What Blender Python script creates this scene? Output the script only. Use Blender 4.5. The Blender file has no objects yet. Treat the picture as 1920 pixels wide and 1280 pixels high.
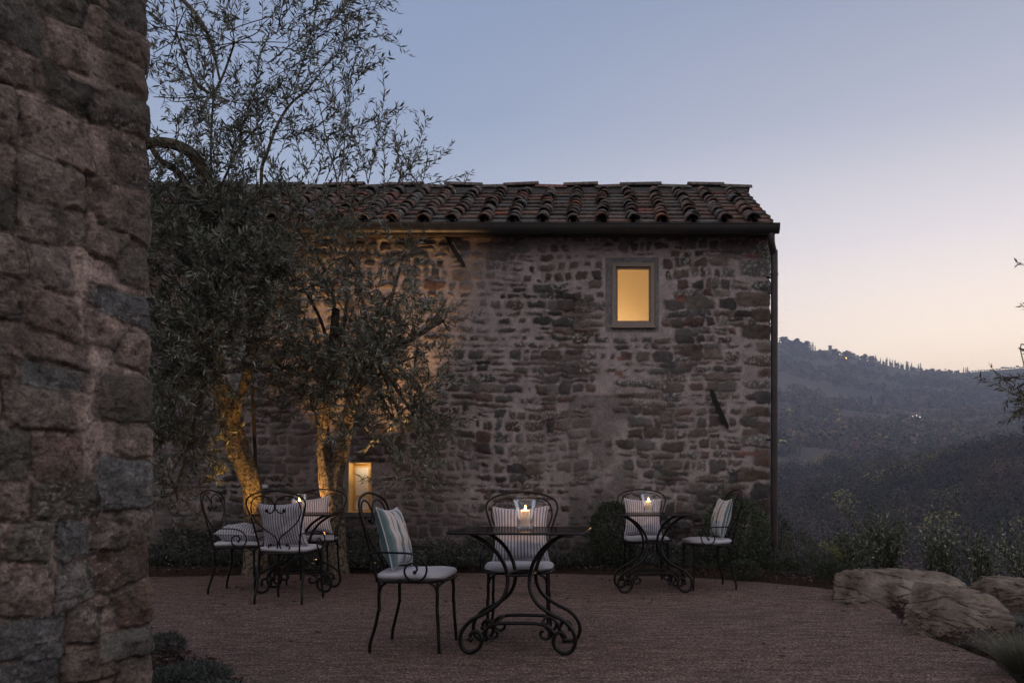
import bpy, math, random
import numpy as np
from mathutils import Vector, Matrix
R = math.radians
sc = bpy.context.scene
col = sc.collection
random.seed(7)
rng = np.random.default_rng(7)

# ------------------------------------------------------------------ camera
F = 1481.0; PX = 1120.0; PY = 907.0; CH = 1.05
cam_d = bpy.data.cameras.new('camera'); cam = bpy.data.objects.new('camera', cam_d); col.objects.link(cam)
cam.location = (0, 0, CH); cam.rotation_euler = (R(90), 0, 0)
cam_d.sensor_width = 36; cam_d.lens = F / 1920 * 36
cam_d.shift_x = -(PX - 960) / 1920; cam_d.shift_y = (PY - 640) / 1920
cam_d.clip_start = 0.05; cam_d.clip_end = 12000
sc.camera = cam
sc.view_settings.view_transform = 'Standard'; sc.view_settings.look = 'None'
sc.view_settings.exposure = 0.0; sc.view_settings.gamma = 1.0
sc.view_settings.use_curve_mapping = False
sc.cycles.use_denoising = True
sc.cycles.max_bounces = 8; sc.cycles.transparent_max_bounces = 24
sc.cycles.volume_bounces = 1

# ------------------------------------------------------------------ dusk sky
SKY = 2.5
w = bpy.data.worlds.new('World'); sc.world = w; w.use_nodes = True
nt = w.node_tree; N = nt.nodes; L = nt.links; N.clear()
wo = N.new('ShaderNodeOutputWorld'); bg = N.new('ShaderNodeBackground'); bg.inputs[1].default_value = SKY
tc = N.new('ShaderNodeTexCoord'); sx = N.new('ShaderNodeSeparateXYZ'); L.new(tc.outputs['Generated'], sx.inputs[0])
def ramp(stops):
    r = N.new('ShaderNodeValToRGB'); e = r.color_ramp.elements
    while len(e) < len(stops): e.new(0.5)
    for k, (p, c) in enumerate(stops): e[k].position = p; e[k].color = (*c, 1)
    L.new(sx.outputs['Z'], r.inputs[0]); return r
# towards the afterglow (right of the view), and away from it
warm = ramp([(0.0, (.58, .45, .31)), (.10, (.84, .645, .43)), (.17, (.72, .59, .46)), (.28, (.455, .41, .405)), (.40, (.245, .25, .29)), (.54, (.142, .162, .215)), (1.0, (.23, .215, .235))])
cool = ramp([(0.0, (.14, .14, .165)), (.10, (.235, .245, .29)), (.25, (.218, .256, .318)), (.42, (.131, .166, .24)), (.56, (.103, .135, .207)), (1.0, (.23, .215, .235))])
back = ramp([(0.0, (.05, .046, .047)), (.15, (.21, .187, .188)), (.35, (.42, .385, .395)), (.60, (.42, .39, .405)), (.85, (.27, .255, .28)), (1.0, (.23, .215, .235))])  # unseen sky behind the camera, raised beyond natural dusk to light facade and gravel
def vdot(vec):
    d = N.new('ShaderNodeVectorMath'); d.operation = 'DOT_PRODUCT'; L.new(tc.outputs['Generated'], d.inputs[0]); d.inputs[1].default_value = vec; return d
dw = vdot((math.sin(R(42)), math.cos(R(42)), 0))
mw = N.new('ShaderNodeMapRange'); mw.interpolation_type = 'SMOOTHSTEP'; mw.inputs[1].default_value = .45; mw.inputs[2].default_value = 1.0; L.new(dw.outputs['Value'], mw.inputs[0])
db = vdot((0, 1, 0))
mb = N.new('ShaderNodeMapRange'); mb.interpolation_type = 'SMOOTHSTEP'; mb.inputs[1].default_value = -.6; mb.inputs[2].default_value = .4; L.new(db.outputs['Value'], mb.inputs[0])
m1 = N.new('ShaderNodeMix'); m1.data_type = 'RGBA'; L.new(mw.outputs[0], m1.inputs[0]); L.new(cool.outputs[0], m1.inputs[6]); L.new(warm.outputs[0], m1.inputs[7])
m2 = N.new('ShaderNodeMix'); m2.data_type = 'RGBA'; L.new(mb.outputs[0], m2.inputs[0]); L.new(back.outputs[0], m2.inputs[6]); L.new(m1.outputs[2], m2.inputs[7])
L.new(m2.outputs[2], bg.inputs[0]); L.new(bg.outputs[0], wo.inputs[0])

# the last soft light of the sun just gone under the ridge
sd = bpy.data.lights.new('sun', 'SUN'); sd.energy = 0.22; sd.angle = R(25); sd.color = (1, .78, .66)
so = bpy.data.objects.new('sun', sd); col.objects.link(so); so.location = (30, 20, 20)
so.rotation_euler = Vector((-math.sin(R(62)), -math.cos(R(62)) * .2, -.16)).to_track_quat('-Z', 'Y').to_euler()

# ------------------------------------------------------------------ helpers
def P(px, py, D): return Vector(((px - PX) / F * D, D, CH + (PY - py) / F * D))
def G(px, py):
    D = CH * F / (py - PY); return Vector(((px - PX) / F * D, D, 0))

def tag(o, label=None, cat=None, group=None, kind=None):
    if label: o['label'] = label
    if cat: o['category'] = cat
    if group: o['group'] = group
    if kind: o['kind'] = kind
    return o
def empty(name, loc=(0, 0, 0), rz=0, parent=None):
    o = bpy.data.objects.new(name, None); col.objects.link(o); o.location = loc; o.rotation_euler = (0, 0, rz)
    o.empty_display_size = .1
    if parent: o.parent = parent
    return o
def copy_tree(o, parent=None):
    c = o.copy(); col.objects.link(c); c.parent = parent
    for ch in o.children: copy_tree(ch, c)
    return c
_tab = np.random.default_rng(99).random((256, 256))
def vnoise(x, y, s, seed=0):
    x = np.asarray(x) / s + seed * 17.31; y = np.asarray(y) / s + seed * 9.77
    xi = np.floor(x).astype(int); yi = np.floor(y).astype(int); fx = x - xi; fy = y - yi
    fx = fx * fx * (3 - 2 * fx); fy = fy * fy * (3 - 2 * fy)
    a = _tab[xi & 255, yi & 255]; b = _tab[(xi + 1) & 255, yi & 255]; c = _tab[xi & 255, (yi + 1) & 255]; d = _tab[(xi + 1) & 255, (yi + 1) & 255]
    return (a * (1 - fx) + b * fx) * (1 - fy) + (c * (1 - fx) + d * fx) * fy
def fbm(x, y, s, seed=0, o=4):
    t = 0; a = 1; n = 0
    for k in range(o): t = t + a * vnoise(x, y, s / 2 ** k, seed + k); n += a; a *= .5
    return t / n
def sstep(a, b, x): t = np.clip((x - a) / (b - a), 0, 1); return t * t * (3 - 2 * t)

def mesh_np(name, V, Fq, mat, parent=None, colors=None, smooth=False, loc=None):
    """V (n,3), Fq (m,k) faces all with k corners; colors (n,3) or (n,4) per vertex"""
    me = bpy.data.meshes.new(name); V = np.asarray(V, dtype=np.float32); Fq = np.asarray(Fq, dtype=np.int32); k = Fq.shape[1]
    me.vertices.add(len(V)); me.vertices.foreach_set('co', V.ravel())
    me.loops.add(Fq.size); me.loops.foreach_set('vertex_index', Fq.ravel())
    me.polygons.add(len(Fq)); me.polygons.foreach_set('loop_start', np.arange(0, Fq.size, k, dtype=np.int32))
    me.update(calc_edges=True)
    if smooth: me.polygons.foreach_set('use_smooth', np.ones(len(Fq), dtype=bool))
    if colors is not None:
        at = me.color_attributes.new('Col', 'FLOAT_COLOR', 'POINT'); c = np.ones((len(V), 4), dtype=np.float32); c[:, :3] = np.asarray(colors)[:, :3]
        at.data.foreach_set('color', c.ravel())
    me.materials.append(mat); me.validate()
    o = bpy.data.objects.new(name, me); col.objects.link(o)
    if parent: o.parent = parent
    if loc is not None: o.location = loc
    return o

class MB:
    def __init__(s): s.v = []; s.f = []; s.c = []
    def add(s, vs, fs, c=None):
        b = len(s.v); s.v += [tuple(v) for v in vs]; s.f += [tuple(i + b for i in f) for f in fs]; s.c += [c or (1, 1, 1)] * len(vs); return s
    def box(s, x0, x1, y0, y1, z0, z1, c=None, M=None):
        vs = [Vector((x, y, z)) for x in (x0, x1) for y in (y0, y1) for z in (z0, z1)]
        if M is not None: vs = [M @ v for v in vs]
        return s.add(vs, [(0, 1, 3, 2), (4, 6, 7, 5), (0, 4, 5, 1), (2, 3, 7, 6), (0, 2, 6, 4), (1, 5, 7, 3)], c)
    def tube(s, pts, r, n=8, res=6, closed=False, c=None, smooth=True, cap=True, flat=None):
        pts = [Vector(p) for p in pts]
        rr = list(r) if isinstance(r, (list, tuple)) else [r] * len(pts)
        if smooth and len(pts) > 2:
            q = []; qr = []; m = len(pts)
            rng_ = range(m) if closed else range(m - 1)
            for i in rng_:
                p0 = pts[(i - 1) % m] if (closed or i > 0) else pts[0] * 2 - pts[1]
                p1 = pts[i]; p2 = pts[(i + 1) % m]
                p3 = pts[(i + 2) % m] if (closed or i + 2 < m) else pts[-1] * 2 - pts[-2]
                for k in range(res):
                    t = k / res
                    q.append(.5 * ((2 * p1) + (p2 - p0) * t + (2 * p0 - 5 * p1 + 4 * p2 - p3) * t * t + (3 * p1 - p0 - 3 * p2 + p3) * t ** 3))
                    qr.append(rr[i] * (1 - t) + rr[(i + 1) % m] * t)
            if not closed: q.append(pts[-1]); qr.append(rr[-1])
            pts, rr = q, qr
        m = len(pts); T = []
        for i in range(m):
            a = pts[i - 1] if (i > 0 or closed) else pts[i]; b = pts[(i + 1) % m] if (i < m - 1 or closed) else pts[i]
            T.append((b - a).normalized() if (b - a).length > 1e-9 else Vector((0, 0, 1)))
        u = T[0].orthogonal().normalized(); vs = []
        for i in range(m):
            u = (u - T[i] * u.dot(T[i])); u = u.normalized() if u.length > 1e-6 else T[i].orthogonal().normalized()
            w_ = T[i].cross(u)
            for k in range(n):
                a = 2 * math.pi * k / n; vs.append(pts[i] + (u * math.cos(a) + w_ * math.sin(a)) * rr[i])
        fs = []
        for i in range(m if closed else m - 1):
            j = (i + 1) % m
            for k in range(n): fs.append((i * n + k, i * n + (k + 1) % n, j * n + (k + 1) % n, j * n + k))
        if cap and not closed: fs.append(tuple(range(n))[::-1]); fs.append(tuple((m - 1) * n + k for k in range(n)))
        return s.add(vs, fs, c)
    def ball(s, p, r, n=8, sc_=(1, 1, 1), c=None):
        p = Vector(p); vs = []; h = n // 2
        for i in range(1, h):
            for k in range(n):
                a = math.pi * i / h; b = 2 * math.pi * k / n
                vs.append(p + Vector((math.sin(a) * math.cos(b) * sc_[0], math.sin(a) * math.sin(b) * sc_[1], math.cos(a) * sc_[2])) * r)
        vs += [p + Vector((0, 0, r * sc_[2])), p - Vector((0, 0, r * sc_[2]))]; t = len(vs) - 2
        fs = [(i * n + k, i * n + (k + 1) % n, (i + 1) * n + (k + 1) % n, (i + 1) * n + k) for i in range(h - 2) for k in range(n)]
        fs += [(t, (k + 1) % n, k) for k in range(n)] + [(t + 1, (h - 2) * n + k, (h - 2) * n + (k + 1) % n) for k in range(n)]
        return s.add(vs, fs, c)
    def lathe(s, prof, n=32, c=None, o=(0, 0, 0)):
        vs = []; m = len(prof)
        for r_, z in prof:
            for k in range(n): a = 2 * math.pi * k / n; vs.append((o[0] + r_ * math.cos(a), o[1] + r_ * math.sin(a), o[2] + z))
        return s.add(vs, [(i * n + k, i * n + (k + 1) % n, (i + 1) * n + (k + 1) % n, (i + 1) * n + k) for i in range(m - 1) for k in range(n)], c)
    def build(s, name, mat, parent=None, smooth=True, loc=None, colors=False, angle=40):
        me = bpy.data.meshes.new(name); me.from_pydata(s.v, [], s.f); me.update()
        if colors:
            at = me.color_attributes.new('Col', 'FLOAT_COLOR', 'POINT'); c = np.ones((len(s.v), 4), dtype=np.float32); c[:, :3] = np.array(s.c)
            at.data.foreach_set('color', c.ravel())
        me.materials.append(mat)
        if smooth:
            me.polygons.foreach_set('use_smooth', [True] * len(me.polygons)); me.set_sharp_from_angle(angle=R(angle))
        o = bpy.data.objects.new(name, me); col.objects.link(o)
        if parent: o.parent = parent
        if loc is not None: o.location = loc
        return o

# ------------------------------------------------------------------ materials
def mat(name, c=(.5, .5, .5), rough=.7, attr=False, nscale=0, namp=.3, bump=0, bscale=50, metal=0, spec=.5, c2=None, detail=6, coord='Object', bdist=.01, stretch=None, trans=0, emit=None, estr=0):
    m = bpy.data.materials.new(name); m.use_nodes = True; t = m.node_tree; b = t.nodes['Principled BSDF']
    b.inputs['Roughness'].default_value = rough; b.inputs['Metallic'].default_value = metal; b.inputs['Specular IOR Level'].default_value = spec
    b.inputs['Base Color'].default_value = (*c, 1)
    co = t.nodes.new('ShaderNodeTexCoord'); vec = co.outputs[coord]
    if stretch:
        mp = t.nodes.new('ShaderNodeMapping'); mp.inputs['Scale'].default_value = stretch; t.links.new(vec, mp.inputs[0]); vec = mp.outputs[0]
    src = None
    if attr:
        a = t.nodes.new('ShaderNodeVertexColor'); a.layer_name = 'Col'; src = a.outputs[0]
    if nscale:
        n = t.nodes.new('ShaderNodeTexNoise'); n.inputs['Scale'].default_value = nscale; n.inputs['Detail'].default_value = detail; n.inputs['Roughness'].default_value = .65
        t.links.new(vec, n.inputs['Vector'])
        if c2 is not None:
            r = t.nodes.new('ShaderNodeValToRGB'); r.color_ramp.elements[0].position = .38; r.color_ramp.elements[1].position = .62
            r.color_ramp.elements[0].color = (*c, 1); r.color_ramp.elements[1].color = (*c2, 1); t.links.new(n.outputs[0], r.inputs[0]); src2 = r.outputs[0]
            if src:
                mx = t.nodes.new('ShaderNodeMix'); mx.data_type = 'RGBA'; mx.blend_type = 'MULTIPLY'; mx.inputs[0].default_value = 1; t.links.new(src, mx.inputs[6]); t.links.new(src2, mx.inputs[7]); src = mx.outputs[2]
            else: src = src2
        else:
            mr = t.nodes.new('ShaderNodeMapRange'); mr.inputs[1].default_value = .3; mr.inputs[2].default_value = .7; mr.inputs[3].default_value = 1 - namp; mr.inputs[4].default_value = 1 + namp
            t.links.new(n.outputs[0], mr.inputs[0])
            mx = t.nodes.new('ShaderNodeVectorMath'); mx.operation = 'SCALE'
            if src: t.links.new(src, mx.inputs[0])
            else: mx.inputs[0].default_value = c
            t.links.new(mr.outputs[0], mx.inputs['Scale']); src = mx.outputs[0]
    if src: t.links.new(src, b.inputs['Base Color'])
    if bump:
        n = t.nodes.new('ShaderNodeTexNoise'); n.inputs['Scale'].default_value = bscale; n.inputs['Detail'].default_value = 8; n.inputs['Roughness'].default_value = .7
        t.links.new(vec, n.inputs['Vector'])
        bp = t.nodes.new('ShaderNodeBump'); bp.inputs['Strength'].default_value = bump; bp.inputs['Distance'].default_value = bdist; t.links.new(n.outputs[0], bp.inputs['Height']); t.links.new(bp.outputs[0], b.inputs['Normal'])
    if trans:
        b.inputs['Subsurface Weight'].default_value = trans; b.inputs['Subsurface Radius'].default_value = (.02, .01, .005)
    if emit: b.inputs['Emission Color'].default_value = (*emit, 1); b.inputs['Emission Strength'].default_value = estr
    return m
def glass_mat(name, tint=(1, 1, 1), refl=1.0, rough=.02, ior=1.45, base=0.0):
    m = bpy.data.materials.new(name); m.use_nodes = True; t = m.node_tree; t.nodes.clear()
    o = t.nodes.new('ShaderNodeOutputMaterial'); tr = t.nodes.new('ShaderNodeBsdfTransparent'); tr.inputs[0].default_value = (*tint, 1)
    g = t.nodes.new('ShaderNodeBsdfGlossy'); g.inputs['Roughness'].default_value = rough; fr = t.nodes.new('ShaderNodeFresnel'); fr.inputs[0].default_value = ior
    mu = t.nodes.new('ShaderNodeMath'); mu.operation = 'MULTIPLY_ADD'; mu.inputs[1].default_value = refl; mu.inputs[2].default_value = base; mu.use_clamp = True; t.links.new(fr.outputs[0], mu.inputs[0])
    mx = t.nodes.new('ShaderNodeMixShader'); t.links.new(mu.outputs[0], mx.inputs[0]); t.links.new(tr.outputs[0], mx.inputs[1]); t.links.new(g.outputs[0], mx.inputs[2]); t.links.new(mx.outputs[0], o.inputs[0])
    return m

def leaf_mat(name):
    """leaves: colour per vertex, a little light passing through, a dull sheen"""
    m = bpy.data.materials.new(name); m.use_nodes = True; t = m.node_tree; b = t.nodes['Principled BSDF']; o = t.nodes['Material Output']
    a = t.nodes.new('ShaderNodeVertexColor'); a.layer_name = 'Col'; t.links.new(a.outputs[0], b.inputs['Base Color'])
    b.inputs['Roughness'].default_value = .5; b.inputs['Specular IOR Level'].default_value = .35
    tl = t.nodes.new('ShaderNodeBsdfTranslucent'); t.links.new(a.outputs[0], tl.inputs[0])
    mx = t.nodes.new('ShaderNodeMixShader'); mx.inputs[0].default_value = .2; t.links.new(b.outputs[0], mx.inputs[1]); t.links.new(tl.outputs[0], mx.inputs[2]); t.links.new(mx.outputs[0], o.inputs[0])
    return m

M = {}
M['wall'] = mat('rubble_masonry', attr=True, rough=.92, spec=.2, nscale=55, namp=.35, bump=.55, bscale=90, bdist=.008)
M['nearwall'] = mat('rough_stone_masonry', attr=True, rough=.92, spec=.2, nscale=95, namp=.5, bump=1.0, bscale=45, bdist=.014)
M['tile'] = mat('weathered_clay_tile', attr=True, rough=.9, spec=.2, nscale=22, c=(.35, .36, .33), c2=(1.25, 1.2, 1.15), bump=.4, bscale=70)
M['iron'] = mat('black_wrought_iron', (.006, .005, .0045), rough=.34, metal=0, spec=.24, bump=.15, bscale=160, bdist=.002)
M['gutter'] = mat('dark_brown_metal', (.022, .02, .019), rough=.45, spec=.5, nscale=6, namp=.3)
M['pipe'] = mat('aged_copper_pipe', (.036, .027, .025), rough=.45, metal=.3, spec=.5, nscale=5, namp=.35)
M['wood'] = mat('taupe_painted_wood', (.21, .17, .14), rough=.6, nscale=14, namp=.15, stretch=(6, 6, 1))
M['surround'] = mat('grey_sandstone', (.10, .10, .10), rough=.95, spec=.2, nscale=60, namp=.4, bump=.5, bscale=90)
M['plaster_in'] = mat('cream_plaster', (.75, .66, .5), rough=.9, nscale=2, namp=.04)
M['ochre'] = mat('ochre_painted_wood', (.66, .46, .20), rough=.6, nscale=20, namp=.12)
M['blind'] = mat('white_blind_cloth', (.80, .78, .78), rough=.8, nscale=60, namp=.05)
M['pane'] = glass_mat('window_glass', (.95, .95, .95), refl=.6)
M['jar'] = glass_mat('clear_glass', (.985, .985, .985), refl=.7, rough=.05, base=.05)
M['tabletop'] = glass_mat('smoked_glass', (.22, .21, .21), refl=.42, rough=.12, base=.015)
M['seat'] = mat('off_white_cotton', (.46, .455, .49), rough=.9, spec=.1, nscale=10, namp=.06, bump=.25, bscale=30, bdist=.01)
M['wax'] = mat('ivory_wax', (.80, .66, .55), rough=.5, trans=.6)
def flame_mat():
    m = bpy.data.materials.new('candle_flame'); m.use_nodes = True; t = m.node_tree; t.nodes.clear(); o = t.nodes.new('ShaderNodeOutputMaterial'); a = t.nodes.new('ShaderNodeAddShader')
    e = t.nodes.new('ShaderNodeEmission'); e.inputs[0].default_value = (1, .52, .14, 1); e.inputs[1].default_value = 14; tr = t.nodes.new('ShaderNodeBsdfTransparent'); t.links.new(e.outputs[0], a.inputs[0]); t.links.new(tr.outputs[0], a.inputs[1]); t.links.new(a.outputs[0], o.inputs[0]); return m
M['flame'] = flame_mat()
M['wick'] = mat('burnt_wick', (.02, .015, .01))
M['rope'] = mat('dark_bark', (.05, .04, .032), rough=.95, spec=.15, nscale=12, namp=.4, bump=.8, bscale=40, bdist=.02)
M['bark'] = mat('olive_bark', (.035, .03, .022), rough=.95, spec=.15, nscale=30, c2=(.27, .22, .16), bump=1.0, bscale=38, bdist=.035, detail=10)
M['leaf'] = leaf_mat('leaves')
M['soil'] = mat('dark_mulch', (.020, .014, .011), rough=1, spec=.1, nscale=40, c2=(.07, .045, .034), bump=1, bscale=60, bdist=.04)
M['rock'] = mat('layered_boulder_stone', (.085, .066, .048), rough=.93, spec=.2, nscale=3.2, c2=(.31, .26, .21), bump=1.0, bscale=22, bdist=.035, detail=15)
M['lampglass'] = mat('lamp_lens', (.8, .6, .3), emit=(1, .62, .22), estr=1.2)
M['far'] = mat('far_leaf_mass', attr=True, rough=.95, spec=.1)
M['farhouse'] = mat('far_house_wall', (.17, .15, .14), rough=.9, nscale=.5, namp=.1)
M['farroof'] = mat('far_house_roof', (.14, .09, .07), rough=.9)
M['farlamp'] = mat('far_lamp', (1, .9, .7), emit=(1, .86, .66), estr=4)
M['farlamp2'] = mat('far_orange_lamp', (1, .5, .2), emit=(1, .33, .08), estr=12)

def stripe_mat(name, kind):
    m = bpy.data.materials.new(name); m.use_nodes = True; t = m.node_tree; b = t.nodes['Principled BSDF']; b.inputs['Roughness'].default_value = .9; b.inputs['Specular IOR Level'].default_value = .1
    uv = t.nodes.new('ShaderNodeUVMap'); uv.uv_map = 'UV'; s = t.nodes.new('ShaderNodeSeparateXYZ'); t.links.new(uv.outputs[0], s.inputs[0])
    fr = t.nodes.new('ShaderNodeMath'); fr.operation = 'MULTIPLY'; fr.inputs[1].default_value = 17 if kind == 'thin' else 3.1; t.links.new(s.outputs[0], fr.inputs[0])
    f2 = t.nodes.new('ShaderNodeMath'); f2.operation = 'FRACT'; t.links.new(fr.outputs[0], f2.inputs[0])
    r = t.nodes.new('ShaderNodeValToRGB'); r.color_ramp.interpolation = 'CONSTANT' if kind != 'thin' else 'LINEAR'; e = r.color_ramp.elements
    if kind == 'thin': st = [(0, (.47, .455, .48)), (.42, (.47, .455, .48)), (.55, (.15, .145, .185)), (.85, (.15, .145, .185)), (1, (.47, .455, .48))]
    else: st = [(0, (.10, .165, .175)), (.12, (.145, .205, .21)), (.32, (.42, .42, .44)), (.62, (.20, .235, .25)), (.70, (.42, .42, .44)), (1.0, (.42, .42, .44))]
    while len(e) < len(st): e.new(.5)
    for k, (p, c) in enumerate(st): e[k].position = p; e[k].color = (*c, 1)
    t.links.new(f2.outputs[0], r.inputs[0]); t.links.new(r.outputs[0], b.inputs['Base Color'])
    n = t.nodes.new('ShaderNodeTexNoise'); n.inputs['Scale'].default_value = 14; n.inputs['Detail'].default_value = 5; co = t.nodes.new('ShaderNodeTexCoord'); t.links.new(co.outputs['Object'], n.inputs['Vector'])
    bp = t.nodes.new('ShaderNodeBump'); bp.inputs['Strength'].default_value = .35; bp.inputs['Distance'].default_value = .015; t.links.new(n.outputs[0], bp.inputs['Height']); t.links.new(bp.outputs[0], b.inputs['Normal'])
    return m
M['thin'] = stripe_mat('grey_ticking', 'thin'); M['wide'] = stripe_mat('teal_stripe', 'wide')

def gravel_mat():
    m = bpy.data.materials.new('red_gravel'); m.use_nodes = True; t = m.node_tree; b = t.nodes['Principled BSDF']; b.inputs['Roughness'].default_value = .95; b.inputs['Specular IOR Level'].default_value = .15
    co = t.nodes.new('ShaderNodeTexCoord')
    vo = t.nodes.new('ShaderNodeTexVoronoi'); vo.inputs['Scale'].default_value = 130; t.links.new(co.outputs['Object'], vo.inputs['Vector'])
    hs = t.nodes.new('ShaderNodeSeparateColor'); t.links.new(vo.outputs['Color'], hs.inputs[0])
    r = t.nodes.new('ShaderNodeValToRGB'); e = r.color_ramp.elements; e[0].color = (.060, .038, .031, 1); e[1].color = (.34, .25, .22, 1); e[1].position = 1; x = e.new(.6); x.color = (.135, .088, .076, 1)
    t.links.new(hs.outputs[0], r.inputs[0])
    mp = t.nodes.new('ShaderNodeMapping'); mp.inputs['Scale'].default_value = (1.6, 7, 1); t.links.new(co.outputs['Object'], mp.inputs[0])
    n = t.nodes.new('ShaderNodeTexNoise'); n.inputs['Scale'].default_value = 2.2; n.inputs['Detail'].default_value = 7; n.inputs['Roughness'].default_value = .7; t.links.new(mp.outputs[0], n.inputs['Vector'])
    mr = t.nodes.new('ShaderNodeMapRange'); mr.inputs[1].default_value = .36; mr.inputs[2].default_value = .6; mr.inputs[3].default_value = .56; mr.inputs[4].default_value = 1.14; t.links.new(n.outputs[0], mr.inputs[0])
    sc_ = t.nodes.new('ShaderNodeVectorMath'); sc_.operation = 'SCALE'; t.links.new(r.outputs[0], sc_.inputs[0]); t.links.new(mr.outputs[0], sc_.inputs['Scale'])
    n2 = t.nodes.new('ShaderNodeTexNoise'); n2.inputs['Scale'].default_value = .9; n2.inputs['Detail'].default_value = 6; t.links.new(co.outputs['Object'], n2.inputs['Vector'])
    r2 = t.nodes.new('ShaderNodeValToRGB'); r2.color_ramp.elements[0].position = .6; r2.color_ramp.elements[1].position = .72; t.links.new(n2.outputs[0], r2.inputs[0])
    mx = t.nodes.new('ShaderNodeMix'); mx.data_type = 'RGBA'; t.links.new(r2.outputs[0], mx.inputs[0]); t.links.new(sc_.outputs[0], mx.inputs[6]); mx.inputs[7].default_value = (.07, .06, .042, 1)
    t.links.new(mx.outputs[2], b.inputs['Base Color'])
    n3 = t.nodes.new('ShaderNodeTexNoise'); n3.inputs['Scale'].default_value = 5; n3.inputs['Detail'].default_value = 4; t.links.new(co.outputs['Object'], n3.inputs['Vector']); a3 = t.nodes.new('ShaderNodeMath'); a3.operation = 'MULTIPLY_ADD'; a3.inputs[1].default_value = 3.0; t.links.new(n3.outputs[0], a3.inputs[0]); t.links.new(n.outputs[0], a3.inputs[2])
    ad = t.nodes.new('ShaderNodeMath'); ad.operation = 'MULTIPLY_ADD'; ad.inputs[1].default_value = -1; t.links.new(vo.outputs['Distance'], ad.inputs[0]); t.links.new(a3.outputs[0], ad.inputs[2])
    bp = t.nodes.new('ShaderNodeBump'); bp.inputs['Strength'].default_value = .8; bp.inputs['Distance'].default_value = .008; t.links.new(ad.outputs[0], bp.inputs['Height']); t.links.new(bp.outputs[0], b.inputs['Normal'])
    return m
M['gravel'] = gravel_mat()

# ------------------------------------------------------------------ terrain
ridge_px = np.array([600, 1300, 1465, 1530, 1600, 1700, 1760, 1820, 1880, 1920, 2300, 3200]); ridge_py = np.array([600, 622, 642, 657, 670, 692, 699, 697, 692, 689, 700, 720])
mid_px = np.array([600, 1300, 1465, 1560, 1640, 1700, 1760, 1850, 1920, 2300, 3200]); mid_py = np.array([960, 948, 938, 918, 896, 884, 866, 846, 830, 808, 800])
def terr(X, Y):
    X = np.asarray(X, float); Y = np.asarray(Y, float)
    d1 = np.hypot(np.maximum(0, X - 3.5), np.maximum(0, Y - 9.5)); d2 = np.hypot(np.maximum(0, X - 2.75), np.maximum(0, Y - 17)); s = np.minimum(d1, d2)
    near = -.02 - .45 * np.maximum(0, s - .25) * sstep(0, 1.5, s)
    Ys = np.maximum(Y, 40.); px = PX + F * X / Ys
    er = (PY - np.interp(px, ridge_px, ridge_py)) / F; em = (PY - np.interp(px, mid_px, mid_py)) / F
    zr = lambda y, e: CH + y * e
    yy = Ys
    a = -27 + 0 * yy
    # distance profile: floor -> wooded rise (crest 330 m) -> dip -> far hill (crest 1300 m)
    m1_ = sstep(120, 330, yy); f1 = a * (1 - m1_) + (zr(330., em) - 7) * m1_
    m2_ = sstep(330, 430, yy); f2 = f1 * (1 - m2_) + zr(470., .018) * m2_
    u = np.clip((yy - 450) / 850, 0, 1); e3 = .018 + (er - .018) * u ** .75
    m3_ = sstep(430, 520, yy); f3 = f2 * (1 - m3_) + zr(np.minimum(yy, 1300), e3) * m3_
    f3 = f3 - np.maximum(0, yy - 1300) * .12
    f3 = f3 + (fbm(X, Y, 90., 3) - .5) * 10 * sstep(100, 300, yy) * (1 - sstep(1000, 1300, yy)) + (fbm(X, Y, 220., 5) - .5) * 26 * sstep(500, 700, yy) * (1 - sstep(1000, 1300, yy))
    k = sstep(25, 110, s) * sstep(20, 60, Y)
    side = np.where(Y < 60, np.maximum(near, -27), np.maximum(near, -27))
    z = side * (1 - k) + f3 * k
    return z
def axis(a, b, n, c, pw): # dense near c
    t = np.linspace(-1, 1, n); t = np.sign(t) * np.abs(t) ** pw
    return np.where(t < 0, c + t * (c - a), c + t * (b - c))
ax = np.unique(np.concatenate([axis(-2500, 3500, 170, 3.2, 3.2), np.linspace(-12, 12, 90), np.linspace(40, 900, 130)]))
ay = np.unique(np.concatenate([axis(-400, 4500, 120, 9.5, 3.2), np.linspace(-3, 18, 80), np.linspace(60, 1350, 190)]))
GX, GY = np.meshgrid(ax, ay); GZ = terr(GX, GY)
nx, ny = len(ax), len(ay)
def grid_faces(ny, nx):
    i = np.arange(ny - 1)[:, None] * nx + np.arange(nx - 1)[None]; i = i.ravel(); return np.stack([i, i + 1, i + nx + 1, i + nx], 1)
c_near = np.array([.030, .022, .017]); f1_ = fbm(GX, GY, 60, 11)[..., None]; f2_ = fbm(GX * .55, GY * 1.0, 130, 17)[..., None]
c_far = np.array([.055, .060, .042]) * (1 - sstep(.42, .58, f1_)) + np.array([.085, .068, .056]) * sstep(.42, .58, f1_)
c_far = c_far * (1 - .5 * sstep(.5, .62, f2_)) + np.array([.10, .105, .062]) * .5 * sstep(.5, .62, f2_)
kk = sstep(25, 80, GY)[..., None]
TC = c_near * (1 - kk) + c_far * .95 * kk
M['ground'] = mat('hill_ground', attr=True, rough=1, spec=.1, nscale=.25, namp=.35)
tag(mesh_np('ground', np.stack([GX, GY, GZ], -1).reshape(-1, 3), grid_faces(ny, nx), M['ground'], colors=TC.reshape(-1, 3), smooth=True), kind='structure')

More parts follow.
